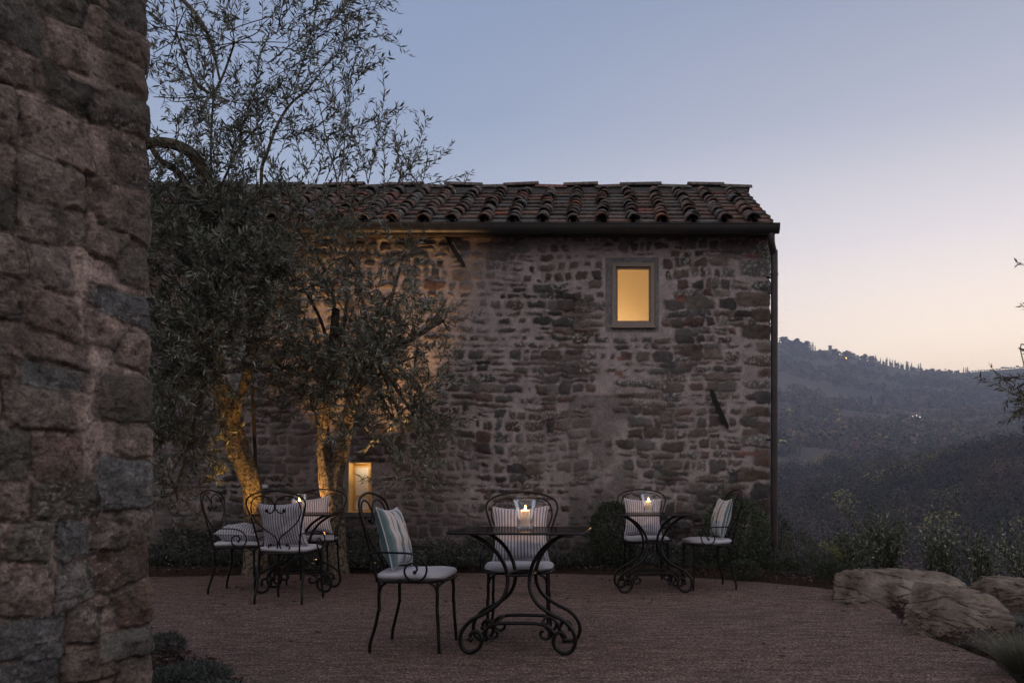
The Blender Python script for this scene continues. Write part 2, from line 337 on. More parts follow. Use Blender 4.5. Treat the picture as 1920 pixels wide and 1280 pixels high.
# gravel terrace
edge = [(-9, 8.95), (-4.9, 8.9), (-3.6, 9.15), (-2, 9.3), (-.7, 9.28), (.3, 9.05), (1.07, 8.84), (1.81, 8.4), (2.33, 7.85), (2.5, 7.04), (2.36, 6.2), (2.22, 5.59), (2.3, 5.18), (2.36, 4.67), (2.15, 3.9), (2.0, 2.5), (2.4, -2), (2.5, -6), (-1.0, -6), (-1.2, 2.0), (-1.45, 3.6), (-1.9, 4.2), (-2.3, 4.6), (-2.9, 5.1), (-3.2, 5.2), (-9, 5.2)]
def dense(pts, n, j=.0):
    o = []
    for i in range(len(pts)):
        a, b = pts[i], pts[(i + 1) % len(pts)]; m = max(1, int(math.hypot(b[0] - a[0], b[1] - a[1]) / n))
        for k in range(m): t = k / m; o.append((a[0] + (b[0] - a[0]) * t + random.uniform(-j, j), a[1] + (b[1] - a[1]) * t + random.uniform(-j, j)))
    return o
ed = dense(edge, .12, .022)
mbt = MB(); mbt.add([(x, y, .004) for x, y in ed] + [(x, y, -.03) for x, y in ed], [tuple(range(len(ed)))[::-1]] + [(i, (i + 1) % len(ed), (i + 1) % len(ed) + len(ed), i + len(ed)) for i in range(len(ed))])
g = mbt.build('gravel_terrace', M['gravel'], smooth=False); tag(g, kind='structure')
# soil of the planting beds, gently mounded
def bed(name, x0, x1, y0, y1, hfun, res=.045):
    xs = np.arange(x0, x1, res); ys = np.arange(y0, y1, res); X, Y = np.meshgrid(xs, ys); Z = hfun(X, Y) + (fbm(X, Y, .12, 31) - .5) * .035
    tag(mesh_np(name, np.stack([X, Y, Z], -1).reshape(-1, 3), grid_faces(len(ys), len(xs)), M['soil'], smooth=True), kind='structure')
ey = lambda X: np.interp(X, [-9, -4.9, -3.6, -2, -.7, .3, 1.07, 1.81, 2.33, 3.2], [8.95, 8.9, 9.15, 9.3, 9.28, 9.05, 8.84, 8.4, 7.85, 6.8])
bed('flower_bed_soil', -8.5, 3.5, 6.6, 9.98, lambda X, Y: -.06 + .13 * sstep(-.05, .3, Y - ey(X)) * (1 - .9 * sstep(2.9, 3.5, X)))
rx = lambda Y: np.interp(Y, [2.0, 3.9, 4.67, 5.18, 5.59, 6.2, 7.1], [1.98, 2.15, 2.36, 2.3, 2.22, 2.36, 2.52])
bed('rock_border_soil', 1.9, 3.6, 2.0, 7.6, lambda X, Y: -.07 + .12 * sstep(-.05, .2, X - rx(Y)) * (1 - .95 * sstep(3.1, 3.55, X)))
lx = lambda Y: np.interp(Y, [2, 3.6, 4.2, 4.6, 5.1, 5.3], [-1.2, -1.45, -1.9, -2.3, -2.9, -4.5])
bed('wall_border_soil', -4.4, -1.1, 2.2, 5.3, lambda X, Y: -.06 + .11 * sstep(-.05, .2, lx(Y) - X))

# ------------------------------------------------------------------ stone walls
def wall_layout(L_, z0, z1, rowh, stw, joint, seed, skip=None):
    r = np.random.default_rng(seed); st = []; v = z0
    while v < z1:
        h = r.uniform(*rowh); u = -r.uniform(0, .2)
        while u < L_:
            wd = r.uniform(*stw) * (1.25 if r.random() < .12 else 1); jn = joint(u + wd / 2, v + h / 2) * r.uniform(.5, 1.5)
            if h > rowh[0] * 1.5 and r.random() < .22:
                k = r.uniform(.4, .6); st.append((u + wd / 2, v + h * k / 2, wd / 2 - jn, h * k / 2 - jn * .6)); st.append((u + wd / 2 + r.uniform(-.02, .02), v + h * (1 + k) / 2, wd / 2 - jn, h * (1 - k) / 2 - jn * .6))
            elif r.random() < .12 and wd > stw[0] * 1.5:
                st.append((u + wd * .25, v + h / 2, wd / 4 - jn * .7, h / 2 - jn)); st.append((u + wd * .75, v + h / 2, wd / 4 - jn * .7, h / 2 - jn * .8))
            else: st.append((u + wd / 2, v + h / 2 + r.uniform(-.01, .01), wd / 2 - jn, h / 2 - jn * r.uniform(.5, 1.1)))
            u += wd
        v += h
    return st
def stone_wall(us, vs, stones, pal, mortar, warp, prot, seed, lich=.45, jag=.0, edge=.35, cover=(0, 0), round_=3.0, rough=.006, mort_amp=.006):
    r = np.random.default_rng(seed); U, V = np.meshgrid(us, vs)
    UW = U + (fbm(U, V, warp[1], seed + 1, 3) - .5) * 2 * warp[0] + (fbm(U, V, 1.4, seed + 8, 2) - .5) * .10; VW = V + (fbm(U, V, warp[1], seed + 2, 3) - .5) * 2 * warp[0] + (fbm(U, V, 1.1, seed + 3, 2) - .5) * .16
    if jag: UW = UW + (fbm(U, V, .030, seed + 31, 3) - .5) * 2 * jag; VW = VW + (fbm(U, V, .026, seed + 32, 3) - .5) * 2 * jag
    mc = np.array(mortar[0]) * (1 - fbm(U, V, .5, seed + 4)[..., None]) + np.array(mortar[1]) * fbm(U, V, .5, seed + 4)[..., None]
    C = mc * (1 + (fbm(U, V, .06, seed + 5)[..., None] - .5) * .8); H = (fbm(U, V, .09, seed + 6) - .5) * 2 * mort_amp
    cov = (fbm(U, V, .35, seed + 7, 3) - .5) * cover[1] + cover[0] + (fbm(U, V, .045, seed + 9, 3) - .5) * .022
    fine = fbm(U, V, .05, seed + 12, 4); spk = fbm(U, V, .018, seed + 13, 2)
    for (cu, cv, a, b) in stones:
        a = max(a, .015); b = max(b, .012); m = .14 + max(a, b)
        i0, i1 = np.searchsorted(us, cu - a - .14), np.searchsorted(us, cu + a + .14); j0, j1 = np.searchsorted(vs, cv - b - .16), np.searchsorted(vs, cv + b + .16)
        rr = r.random(8)
        if i1 <= i0 or j1 <= j0: continue
        S = (slice(j0, j1), slice(i0, i1)); du = UW[S] - cu; dv = VW[S] - cv; an = (rr[0] - .5) * .16; x = du * math.cos(an) + dv * math.sin(an); y = -du * math.sin(an) + dv * math.cos(an)
        sk = (rr[1] - .5) * .35; x = x + sk * y; y = y * (1 + (rr[2] - .5) * .45 * x / a)
        p = round_ + rr[3] * 2.5; q = (np.abs(x / a) ** p + np.abs(y / b) ** p) ** (1 / p); d = (1 - q) * min(a, b) - cov[S]
        mk = sstep(-.004, .010, d)
        pr = prot * (.25 + rr[4]) ; h = mk * (pr + .5 * prot * sstep(0, min(a, b), d) + (fine[S] - .5) * rough * 2 + (x / a * (rr[5] - .5) + y / b * (rr[6] - .5)) * prot * .7)
        H[S] = H[S] * (1 - mk) + h + H[S] * 0
        base = np.array(pal[int(rr[7] * len(pal)) % len(pal)]) * (.72 + .55 * r.random())
        cc = base * (1 + (fine[S][..., None] - .5) * 1.0)
        if r.random() < lich: lk = .8 * sstep(.56, .66, spk[S] * .8 + fine[S] * .2)[..., None]; cc = cc * (1 - lk) + np.array([.34, .33, .31]) * lk
        mk_c = sstep(-.001, .004, d)[..., None]; C[S] = C[S] * (1 - edge * sstep(-.014, -.002, d) * (1 - sstep(.0, .004, d)))[..., None]
        C[S] = C[S] * (1 - mk_c) + cc * mk_c
    return U, V, H, C
def wrap(pts, us):
    """walks along a polyline: position and outward (right hand) normal, the corner rounded a little"""
    pts = np.array(pts, float); seg = np.diff(pts, axis=0); ln = np.hypot(seg[:, 0], seg[:, 1]); cum = np.concatenate([[0], np.cumsum(ln)])
    k = np.clip(np.searchsorted(cum, us, side='right') - 1, 0, len(seg) - 1); t = (us - cum[k]) / ln[k]
    pos = pts[k] + seg[k] * t[:, None]; nr = np.stack([seg[:, 1] / ln, -seg[:, 0] / ln], 1); n = nr[k].copy()
    for c in range(1, len(seg)):
        w_ = np.clip(.5 + (us - cum[c]) / .10, 0, 1); msk = np.abs(us - cum[c]) < .05; nn = nr[c - 1] * (1 - w_[:, None]) + nr[c] * w_[:, None]
        n[msk] = nn[msk]
        off = .030 * np.clip(1 - np.abs(us - cum[c]) / .05, 0, 1) ** 2
        bis = (nr[c - 1] + nr[c]); bis /= np.hypot(*bis); pos = pos - bis[None] * off[:, None]
    return pos, n
def build_wall(name, pts, us, vs, U, V, H, C, mt, parent, holes=()):
    pos, n = wrap(pts, us); X = pos[None, :, 0] + n[None, :, 0] * H; Y = pos[None, :, 1] + n[None, :, 1] * H
    f = grid_faces(len(vs), len(us)); uc = (us[:-1] + us[1:]) / 2; vc = (vs[:-1] + vs[1:]) / 2; UC, VC = np.meshgrid(uc, vc); keep = np.ones(UC.size, bool)
    for (a, b, c, d) in holes: keep &= ~((UC.ravel() > a) & (UC.ravel() < b) & (VC.ravel() > c) & (VC.ravel() < d))
    return mesh_np(name, np.stack([X, Y, V], -1).reshape(-1, 3), f[keep], mt, parent, colors=np.clip(C, 0, 1).reshape(-1, 3), smooth=True)

# --- the farmhouse
WX0, WX1, WY = -8.0, 2.19, 10.0
fx = lambda px: (px - PX) / F * WY
fz = lambda py: CH + (PY - py) / F * WY
house = empty('farmhouse', (0, 0, 0)); tag(house, 'old rubble stone farmhouse with terracotta roof and one glowing upper window', 'farmhouse')
ux = lambda px: fx(px) - WX0
us = np.concatenate([np.arange(0, ux(320), .05), np.arange(ux(320), WX1 - WX0 + .08, .0115), np.arange(WX1 - WX0 + .1, WX1 - WX0 + 3.8, .05)]); vs = np.arange(-.3, 4.305, .0115)
jf = lambda u, v: .007 + .013 * (1 - sstep(ux(1180), ux(1290), u)) * (sstep(ux(500), ux(760), u))
st = wall_layout(WX1 - WX0 + 3.8, -.3, 4.4, (.068, .160), (.09, .31), lambda u, v: float(jf(u, v)), 5)
win1 = (ux(1148), ux(1227), fz(611), fz(493)); win2 = (ux(653), ux(697), fz(960), fz(866)); door_a = (ux(1062), ux(1188), -.3, fz(738))
def inrect(s, r_, m=0): return r_[0] - m - s[2] * .6 < s[0] < r_[1] + m + s[2] * .6 and r_[2] - m - s[3] * .6 < s[1] < r_[3] + m + s[3] * .6
st = [s for s in st if not inrect(s, win1, .09) and not inrect(s, win2, .03) and not (inrect(s, door_a, -.03) and (hash((round(s[0], 2), round(s[1], 2))) % 100) < 25) and not (ux(1130) < s[0] < ux(1240) and fz(755) < s[1] < fz(705))]
st += [(ux(1191), fz(719), .30, .042), (ux(1180), fz(744), .30, .035)]
# quoins at the corner
v = -.3; k = 0
while v < 4.3:
    h = random.uniform(.14, .24); wd = .42 if k % 2 else .24; c0 = WX1 - WX0
    st = [s for s in st if not (abs(s[1] - (v + h / 2)) < h / 2 and c0 - wd * .95 < s[0] < c0 + .15)]
    st.append((c0 - wd / 2 + .08, v + h / 2, wd / 2 + .07, h / 2 - .008)); v += h; k += 1
pal = [(.080, .062, .052), (.062, .054, .048), (.10, .082, .068), (.075, .072, .070), (.052, .048, .046), (.11, .09, .072), (.10, .066, .054), (.09, .087, .08), (.13, .115, .097), (.115, .11, .10)]
U, V, H, C = stone_wall(us, vs, st, pal, ((.27, .232, .226), (.385, .335, .325)), (.022, .12), .016, 21, lich=.22, jag=.012, cover=(.003, .055), round_=5)
# paler lime plaster left of the window, greyer render in the walled-up doorway, darker towards the foot
pl = sstep(ux(820), ux(870), U) * (1 - sstep(ux(1080), ux(1180), U)) * 0
smear = sstep(.50, .62, fbm(U, V, .8, 61, 4)) * (.16 + .34 * sstep(ux(560), ux(700), U) * (1 - sstep(ux(880), ux(980), U)) * sstep(fz(640), fz(560), V))
smear = np.maximum(smear, sstep(.42, .56, fbm(U, V, .55, 64, 5)) * .42 * (1 - sstep(1.3, 2.9, V)) * (1 - .6 * sstep(ux(1250), ux(1330), U))); mcol = np.array([.27, .232, .225]) * (1 + (fbm(U, V, .05, 63)[..., None] - .5) * .5); C = C * (1 - smear[..., None]) + mcol * smear[..., None]; H = H * (1 - smear * .6)
dk = (sstep(door_a[0], door_a[0] + .05, U) * (1 - sstep(door_a[1] - .02, door_a[1], U)) * (1 - sstep(door_a[3] - .04, door_a[3], V))) * .62 * sstep(.30, .52, fbm(U, V, .30, 68, 5))
C = C * (1 - dk[..., None]) + np.array([.12, .11, .10]) * (1 + (fbm(U, V, .09, 67)[..., None] - .5) * .7) * dk[..., None]; H = H - dk * .018
foot_dark = 1 - .45 * (1 - sstep(.2, 1.5, V + (fbm(U, V, .6, 71) - .5) * 1.3)); C = C * foot_dark[..., None] * np.array([1, 1, 1])
C = C * (.86 + .28 * fbm(U, V, 1.3, 77)[..., None])
ws = ((U > win1[0] - .085) & (U < win1[1] + .06) & (V > win1[2] - .08) & (V < win1[3] + .065)); H[ws] = H[ws] * .35; wsm = ws[..., None]
C = np.where(wsm, np.array([.16, .155, .155]) * (1 + (fbm(U, V, .03, 81)[..., None] - .5) * 1.0), C)
for (pxx, pyy, ww, hh) in [(1165, 672, .06, .03), (1160, 700, .055, .035), (1168, 707, .05, .02), (1283, 744, .05, .014), (1340, 742 + 90, .05, .012), (1275, 560, .06, .05), (1410, 480, .12, .025), (1400, 850, .14, .03), (900, 760, .03, .02), (980, 640, .03, .015), (1320, 470, .06, .02)]:
    mk = sstep(0, .015, ww - np.abs(U - ux(pxx) + (fbm(U, V, .1, 90) - .5) * .05)) * sstep(0, .01, hh - np.abs(V - fz(pyy) + (fbm(U, V, .1, 92) - .5) * .03)) * .85
    C = C * (1 - mk[..., None]) + np.array([.19, .09, .07]) * mk[..., None]
pts = [(WX0, WY), (WX1, WY), (WX1, WY + 3.7)]
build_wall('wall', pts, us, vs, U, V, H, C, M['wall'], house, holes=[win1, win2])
b = MB(); b.box(WX0 + .02, WX1 - .08, WY + 3.62, WY + 3.8, -.3, 4.1); b.box(WX0 - .1, WX0 + .1, WY + .02, WY + 3.62, -.3, 4.2)
# gable triangles
b.add([(WX1 - .03, WY + .05, 4.24), (WX1 - .03, WY + 3.75, 4.2), (WX1 - .03, WY + 1.9, 5.2), (WX1 - .2, WY + .05, 4.24), (WX1 - .2, WY + 3.75, 4.2), (WX1 - .2, WY + 1.9, 5.2)], [(0, 1, 2), (3, 5, 4), (0, 2, 5, 3), (1, 4, 5, 2)])
b.build('back_wall', M['surround'], house, smooth=False)
# roof
SL = math.atan2(1.115, 1.95); ey0, ez0 = 9.70, 4.215; cs, sn = math.cos(SL), math.sin(SL)
SLEN = 2.24
def slp(x, s, n): return Vector((x, ey0 + s * cs - n * sn, ez0 + s * sn + n * cs))
roof = MB()
tilepal = [(.155, .115, .10), (.125, .108, .10), (.17, .105, .088), (.11, .10, .096), (.15, .135, .12), (.13, .10, .088), (.13, .128, .12), (.165, .108, .088)]
def tcol(): c = random.choice(tilepal if random.random() > .05 else [(.24, .10, .072)]); k = random.uniform(.75, 1.2); return tuple(v * k for v in c)
def cover_tile(x, s, lift, Ln=.42, r0=.088, r1=.070):
    c = tcol(); yaw = random.uniform(-.05, .05); n = 9; vs_ = []
    for (ss, rr_, th) in ((s, r0, 0), (s + Ln, r1, 0), (s + Ln, r1, .014), (s, r0, .016)):
        for k in range(n):
            a = math.pi * k / (n - 1); lf = lift + (.030 if ss == s else .0)
            vs_.append(slp(x + math.cos(a) * (rr_ - th) + yaw * (ss - s), ss, lf + math.sin(a) * (rr_ - th) * .92))
    fs = []
    for i, j in ((0, 1), (2, 3), (3, 0)):
        for k in range(n - 1): fs.append((i * n + k, i * n + k + 1, j * n + k + 1, j * n + k))
    roof.add(vs_, fs, c)
def pan_tile(x0, x1, s, Ln, lift):
    c = tcol(); t = .022; dz = random.uniform(0, .006); a = .026 + dz
    for (xa, xb, h) in ((x0, x1, 0), ):
        v8 = [slp(xa, s, lift + a), slp(xb, s, lift + a), slp(xb, s + Ln, lift), slp(xa, s + Ln, lift), slp(xa, s, lift + a - t), slp(xb, s, lift + a - t), slp(xb, s + Ln, lift - t), slp(xa, s + Ln, lift - t)]
        roof.add(v8, [(0, 1, 2, 3), (7, 6, 5, 4), (0, 4, 5, 1), (1, 5, 6, 2), (3, 7, 4, 0)], c)
    for xe in (x0, x1 - .016):
        v8 = [slp(xe, s, lift + a + .02), slp(xe + .016, s, lift + a + .02), slp(xe + .016, s + Ln, lift + .02), slp(xe, s + Ln, lift + .02), slp(xe, s, lift), slp(xe + .016, s, lift), slp(xe + .016, s + Ln, lift - .01), slp(xe, s + Ln, lift - .01)]
        roof.add(v8, [(0, 1, 2, 3), (0, 4, 5, 1), (1, 5, 6, 2), (3, 7, 4, 0)], c)
rowx = [(1131 + 56.2 * k - PX) / F * 9.72 for k in range(-26, 6)]
for x in rowx:
    ex = .212; nc = 10
    for j in range(nc):
        s = -.05 + j * ex + random.uniform(-.02, .02)
        if s + .2 > SLEN: continue
        cover_tile(x + random.uniform(-.023, .023) - (.02 if x == rowx[-1] else 0), s, .045 + random.uniform(-.006, .018), Ln=min(.34, SLEN - s + .05), r0=.086 + random.uniform(-.006, .008))
    for j in range(9):
        s = -.03 + j * .25 + random.uniform(-.012, .012)
        if s + .12 > SLEN: continue
        xr = x + .369 - .03 if x != rowx[-1] else x + .25 + random.uniform(-.02, .02)
        pan_tile(x + .03 + random.uniform(-.006, .006), xr, s, min(.32, SLEN - s), .03 + random.uniform(-.002, .006))
rf = roof.build('roof', M['tile'], house, colors=True, angle=35)
b = MB(); XR = rowx[-1] + .24
for (n0, n1) in ((-.06, .0),):
    v8 = [slp(WX0 - .2, 0.06, n1), slp(XR, .06, n1), slp(XR, SLEN, n1), slp(WX0 - .2, SLEN, n1), slp(WX0 - .2, .06, n0), slp(XR, .06, n0), slp(XR, SLEN, n0), slp(WX0 - .2, SLEN, n0)]
    b.add(v8, [(0, 1, 2, 3), (7, 6, 5, 4), (0, 4, 5, 1), (1, 5, 6, 2), (2, 6, 7, 3), (3, 7, 4, 0)])
b.build('roof_boarding', M['rope'], rf, smooth=False)
b = MB(); ry, rz = ey0 + SLEN * cs, ez0 + SLEN * sn
b.add([(WX0 - .2, ry + .02, rz + .05), (XR, ry + .02, rz + .05), (XR, WY + 3.95, 4.17), (WX0 - .2, WY + 3.95, 4.17), (WX0 - .2, ry + .02, rz - .02), (XR, ry + .02, rz - .02), (XR, WY + 3.95, 4.10), (WX0 - .2, WY + 3.95, 4.10)], [(0, 1, 2, 3), (7, 6, 5, 4), (0, 4, 5, 1), (1, 5, 6, 2), (2, 6, 7, 3), (3, 7, 4, 0)], (.1, .08, .07))
b.build('rear_slope', M['tile'], rf, smooth=False, colors=True)
b = MB(); x = WX0 - .1; k = 0
while x < 2.26:
    Ln = random.uniform(.40, .52); hi = k % 2; c = tcol(); c = tuple(.6 * v + .05 for v in c); n = 9; z = rz + .085 + (.034 if hi else 0); x1_ = min(x + Ln * (1.12 if hi else 1.0), 2.27); vs_ = []; tl = random.uniform(-.012, .012)
    for (xx, dz) in ((x - (.05 if hi else 0), -tl), (x1_, tl)):
        for rr_ in (.15, .128):
            for q in range(n): a = math.pi * q / (n - 1); vs_.append((xx, ry + .03 - math.cos(a) * rr_, z + dz + math.sin(a) * rr_ * .52 - .03))
    fs = []
    for (i, j) in ((0, 2), (3, 1), (2, 3), (1, 0)):
        for q in range(n - 1): fs.append((i * n + q, i * n + q + 1, j * n + q + 1, j * n + q))
    b.add(vs_, fs, c)
    x += Ln; k += 1
b.build('ridge_tile', M['tile'], rf, colors=True)
b = MB(); b.box(WX0, 2.2, ry - .09, ry + .13, rz - .02, rz + .06, (.13, .115, .10)); b.build('ridge_mortar', M['surround'], rf, smooth=False)
# gutter
b = MB(); gx1 = (1462 - PX) / F * 9.66; prof = []
for k in range(9): a = math.pi + math.pi * k / 8; prof.append((9.70 + math.cos(a) * .068, 4.236 + math.sin(a) * .105))
prof2 = [(y if True else y, z) for y, z in prof]
vs_ = []
for xx in (WX0 - .2, gx1):
    for (y, z) in prof: vs_.append((xx, y, z - .012 * (xx > 0)))
for xx in (WX0 - .2, gx1):
    for k in range(9): a = math.pi + math.pi * k / 8; vs_.append((xx, 9.70 + math.cos(a) * .062, 4.236 + math.sin(a) * .098 - .012 * (xx > 0)))
fs = [(k, k + 1, 9 + k + 1, 9 + k) for k in range(8)] + [(18 + k + 1, 18 + k, 27 + k, 27 + k + 1) for k in range(8)] + [(0, 9, 27, 18), (8, 26, 35, 17), tuple(range(9, 18))]
b.add(vs_, fs); b.tube([(WX0 - .2, 9.632, 4.239), (gx1, 9.632, 4.227)], .009, 8); b.build('gutter', M['gutter'], house)
b = MB(); dx = (1453.5 - PX) / F * 9.75
b.tube([(dx - .055, 9.72, 4.15), (dx - .055, 9.72, 4.08), (dx - .045, 9.74, 4.0), (dx - .005, 9.80, 3.90), (dx, 9.80, 3.78), (dx, 9.80, 2.0), (dx, 9.80, -.05)], .044, 16)
for z in (3.65, 1.9, .85): b.tube([(dx, 9.80, z - .014), (dx, 9.80, z + .014)], .049, 16, smooth=False)
b.build('downpipe', M['pipe'], house)
for z in (3.62, 1.6): b = MB(); b.box(dx - .09, dx - .035, 9.84, 9.86, z - .012, z + .012); b.build('pipe_bracket', M['iron'], house, smooth=False)
# wooden plank under the eave
b = MB(); b.box(WX0, WX1 + .03, 9.86, 9.985, 4.16, 4.19); b.build('eave_board', M['rope'], house, smooth=False)
for k in range(17):
    pass
# upper window: frame, sash, pane and the lit room behind
def frame_mb(x0, x1, z0, z1, w_, y0, y1):
    b = MB(); b.box(x0, x1, y0, y1, z0, z0 + w_); b.box(x0, x1, y0, y1, z1 - w_, z1); b.box(x0, x0 + w_, y0, y1, z0 + w_, z1 - w_); b.box(x1 - w_, x1, y0, y1, z0 + w_, z1 - w_); return b
def room(x0, x1, z0, z1, y0, y1, parent, mt, name='lit_room'):
    b = MB(); t = .03
    b.box(x0 - t, x1 + t, y1, y1 + t, z0 - t, z1 + t); b.box(x0 - t, x0, y0, y1, z0 - t, z1 + t); b.box(x1, x1 + t, y0, y1, z0 - t, z1 + t); b.box(x0, x1, y0, y1, z0 - t, z0); b.box(x0, x1, y0, y1, z1, z1 + t)
    return b.build(name, mt, parent, smooth=False)
x0, x1, z0, z1 = fx(1148), fx(1227), fz(611), fz(493)
wi = frame_mb(x0, x1, z0, z1, .045, 9.985, 10.07).build('window', M['wood'], house, smooth=False)
frame_mb(x0 + .042, x1 - .042, z0 + .042, z1 - .042, .028, 10.02, 10.065).build('sash', M['wood'], wi, smooth=False)
b = MB(); b.box(x0 + .065, x1 - .065, 10.040, 10.046, z0 + .065, z1 - .065); b.build('pane', M['pane'], wi, smooth=False)
b = MB(); b.box(x0 - .02, x1 + .02, 9.955, 9.99, z0 - .028, z0 - .002); b.build('sill', M['wood'], wi, smooth=False)
room(x0 - .5, x1 + .35, z0 - .5, z1 + .3, 10.11, 10.95, wi, M['plaster_in'])
b = MB(); # deep reveal joining the frame to the room
b.box(x0 - .5, x0 + .0, 10.075, 10.108, z0 - .5, z1 + .3); b.box(x1, x1 + .35, 10.075, 10.108, z0 - .5, z1 + .3); b.box(x0, x1, 10.075, 10.108, z0 - .5, z0); b.box(x0, x1, 10.075, 10.108, z1, z1 + .3); b.build('reveal', M['plaster_in'], wi, smooth=False)
def lamp(name, loc, e, c, size=.05, parent=None, typ='POINT', spot=60, blend=.5, aim=None):
    d = bpy.data.lights.new(name, typ); d.energy = e; d.color = c; d.shadow_soft_size = size
    if typ == 'SPOT': d.spot_size = R(spot); d.spot_blend = blend
    o = bpy.data.objects.new(name, d); col.objects.link(o); o.location = loc
    if aim is not None: o.rotation_euler = (Vector(aim) - Vector(loc)).to_track_quat('-Z', 'Y').to_euler()
    if parent: o.parent = parent
    return o
lamp('room_light', (x0 - .25, 10.5, z0 - .1), 13, (1, .70, .36), .08, wi)
# low window in the base of the wall
x0, x1, z0, z1 = fx(653), fx(697), fz(960), fz(866)
w2 = frame_mb(x0, x1, z0, z1, .012, 9.99, 10.16).build('window', M['ochre'], house, smooth=False)
frame_mb(x0 + .02, x1 - .072, z0 + .012, z1 - .045, .02, 10.17, 10.20).build('sash', M['ochre'], w2, smooth=False)
b = MB(); b.box(x0 + .04, x1 - .09, 10.18, 10.19, z0 + .03, z1 - .065); b.build('blind', M['blind'], w2, smooth=False)
b = MB(); b.box(x0 + .04, x1 - .09, 10.165, 10.178, z0 + .19, z0 + .215); b.build('glazing_bar', M['ochre'], w2, smooth=False)
b = MB(); b.box(x0 - .05, x1 + .05, 9.93, 9.99, z0 - .05, z0 - .004); b.build('sill', M['surround'], w2, smooth=False)
room(x0 - .05, x1 + .05, z0 - .02, z1 + .10, 10.165, 10.42, w2, M['ochre'])
lamp('room_light', ((x0 + x1) / 2 + .02, 10.03, z1 - .06), .75, (1, .80, .52), .04, w2)
lamp('room_light', ((x0 + x1) / 2 + .10, 10.30, z1 - .03), .9, (1, .66, .32), .03, w2)
# small dark niche, iron anchors
for (ax_, ay_, bx_, by_, lab) in ((1332, 731, 1364, 803, 'dark slanting iron tie bar on the wall below the upper window'), (834, 436, 872, 500, 'rusty iron tie bar under the gutter beside the olive crown')):
    b = MB(); p = Vector((fx(ax_), 9.955, fz(ay_))); q = Vector((fx(bx_), 9.955, fz(by_))); d = (q - p).normalized(); nn = Vector((d.z, 0, -d.x))
    prof_ = [(0, .012), (.12, .026), (.5, .03), (.9, .026), (1, .012)]; vs_ = []
    for t, hw in prof_:
        c_ = p.lerp(q, t); bend = .012 * math.sin(t * 3.1)
        for yy in (-.018, .018): vs_ += [c_ + nn * (hw + bend) + Vector((0, yy, 0)), c_ - nn * (hw - bend) + Vector((0, yy, 0))]
    fs = []
    for i in range(4):
        o_ = i * 4; fs += [(o_, o_ + 1, o_ + 5, o_ + 4), (o_ + 2, o_ + 6, o_ + 7, o_ + 3), (o_, o_ + 4, o_ + 6, o_ + 2), (o_ + 1, o_ + 3, o_ + 7, o_ + 5)]
    fs += [(0, 2, 3, 1), (16, 17, 19, 18)]
    b.add(vs_, fs); b.tube([p.lerp(q, .3) + Vector((0, .08, 0)), p.lerp(q, .3) - Vector((0, .03, 0))], .016, 8)
    tag(b.build('tie_bar', M['iron'], smooth=False), lab, 'iron bar', 'iron tie bars on the farmhouse wall')

# --- the near wall at the left
near = empty('near_building', (0, 0, 0)); tag(near, 'rough stone building corner filling the left edge close by', 'building')
cD = 3.2; cx = (286 - PX) / F * cD; dirn = np.array([-.375, -.927]); far_l = np.array([-.98, .20])
p0 = np.array([cx, cD]) + dirn * 2.6; pts = [tuple(p0), (cx, cD), tuple(np.array([cx, cD]) + far_l * 3.0)]
us = np.concatenate([np.arange(0, 1.78, .06), np.arange(1.78, 2.6 + .12, .0040), np.arange(2.75, 5.6, .04)]); vs = np.arange(-.15, 3.12, .0040)
st = wall_layout(5.6, -.2, 3.3, (.12, .20), (.15, .27), lambda u, v: .008, 41)
v = -.2; k = 0
while v < 3.2:
    h = random.uniform(.12, .21); wd = .26 if k % 2 else .17; st = [s for s in st if not (abs(s[1] - (v + h / 2)) < h / 2 + .01 and 2.6 - wd * .95 < s[0] < 2.6 + .1)]
    st.append((2.6 - wd / 2 + .06, v + h / 2, wd / 2 + .05, h / 2 - .008)); v += h; k += 1
pal2 = [(.095, .080, .068), (.12, .093, .078), (.085, .078, .070), (.068, .062, .052), (.115, .094, .08), (.10, .070, .056), (.14, .11, .092), (.082, .082, .080)]
U, V, H, C = stone_wall(us, vs, st, pal2, ((.185, .142, .120), (.25, .195, .165)), (.013, .16), .019, 51, lich=.0, cover=(-.001, .022), round_=7, rough=.011, mort_amp=.005, jag=.0035, edge=.55)
dam = fbm(U, V, .5, 55, 5); C = C * 1.5 * (.72 + .56 * dam[..., None]) * (1 + (fbm(U, V, .020, 58, 3)[..., None] - .5) * .8); sp_ = sstep(.66, .74, fbm(U, V, .012, 64, 2)) * sstep(.5, .6, fbm(U, V, .3, 65, 3)); C = C * (1 - .6 * sp_[..., None]) + np.array([.30, .27, .24]) * .6 * sp_[..., None]; pit = sstep(.62, .70, fbm(U, V, .03, 66, 3)); C = C * (1 - .3 * pit[..., None]); gs = sstep(.56, .66, fbm(U, V, .22, 57, 5)) * .45; C = C * (1 - gs[..., None]) + np.array([.07, .068, .058]) * gs[..., None]
H = H - pit * .004 + (fbm(U, V, .30, 59, 3) - .5) * .022 + (fbm(U, V, .030, 60, 4) - .5) * .006 - (1 - sstep(0, .04, np.abs(fbm(U, V, .25, 62, 3) - .5))) * .006 + .02 * (1 - sstep(.0, 2.4, V))
build_wall('wall', pts, us, vs, U, V, H, C, M['nearwall'], near)
b = MB(); b.add([(pts[0][0], pts[0][1], 3.24), (pts[1][0], pts[1][1], 3.24), (pts[2][0], pts[2][1], 3.24), (pts[0][0] - 3, pts[0][1], 3.24)], [(0, 1, 2, 3)]); b.build('wall_top', M['surround'], near, smooth=False)

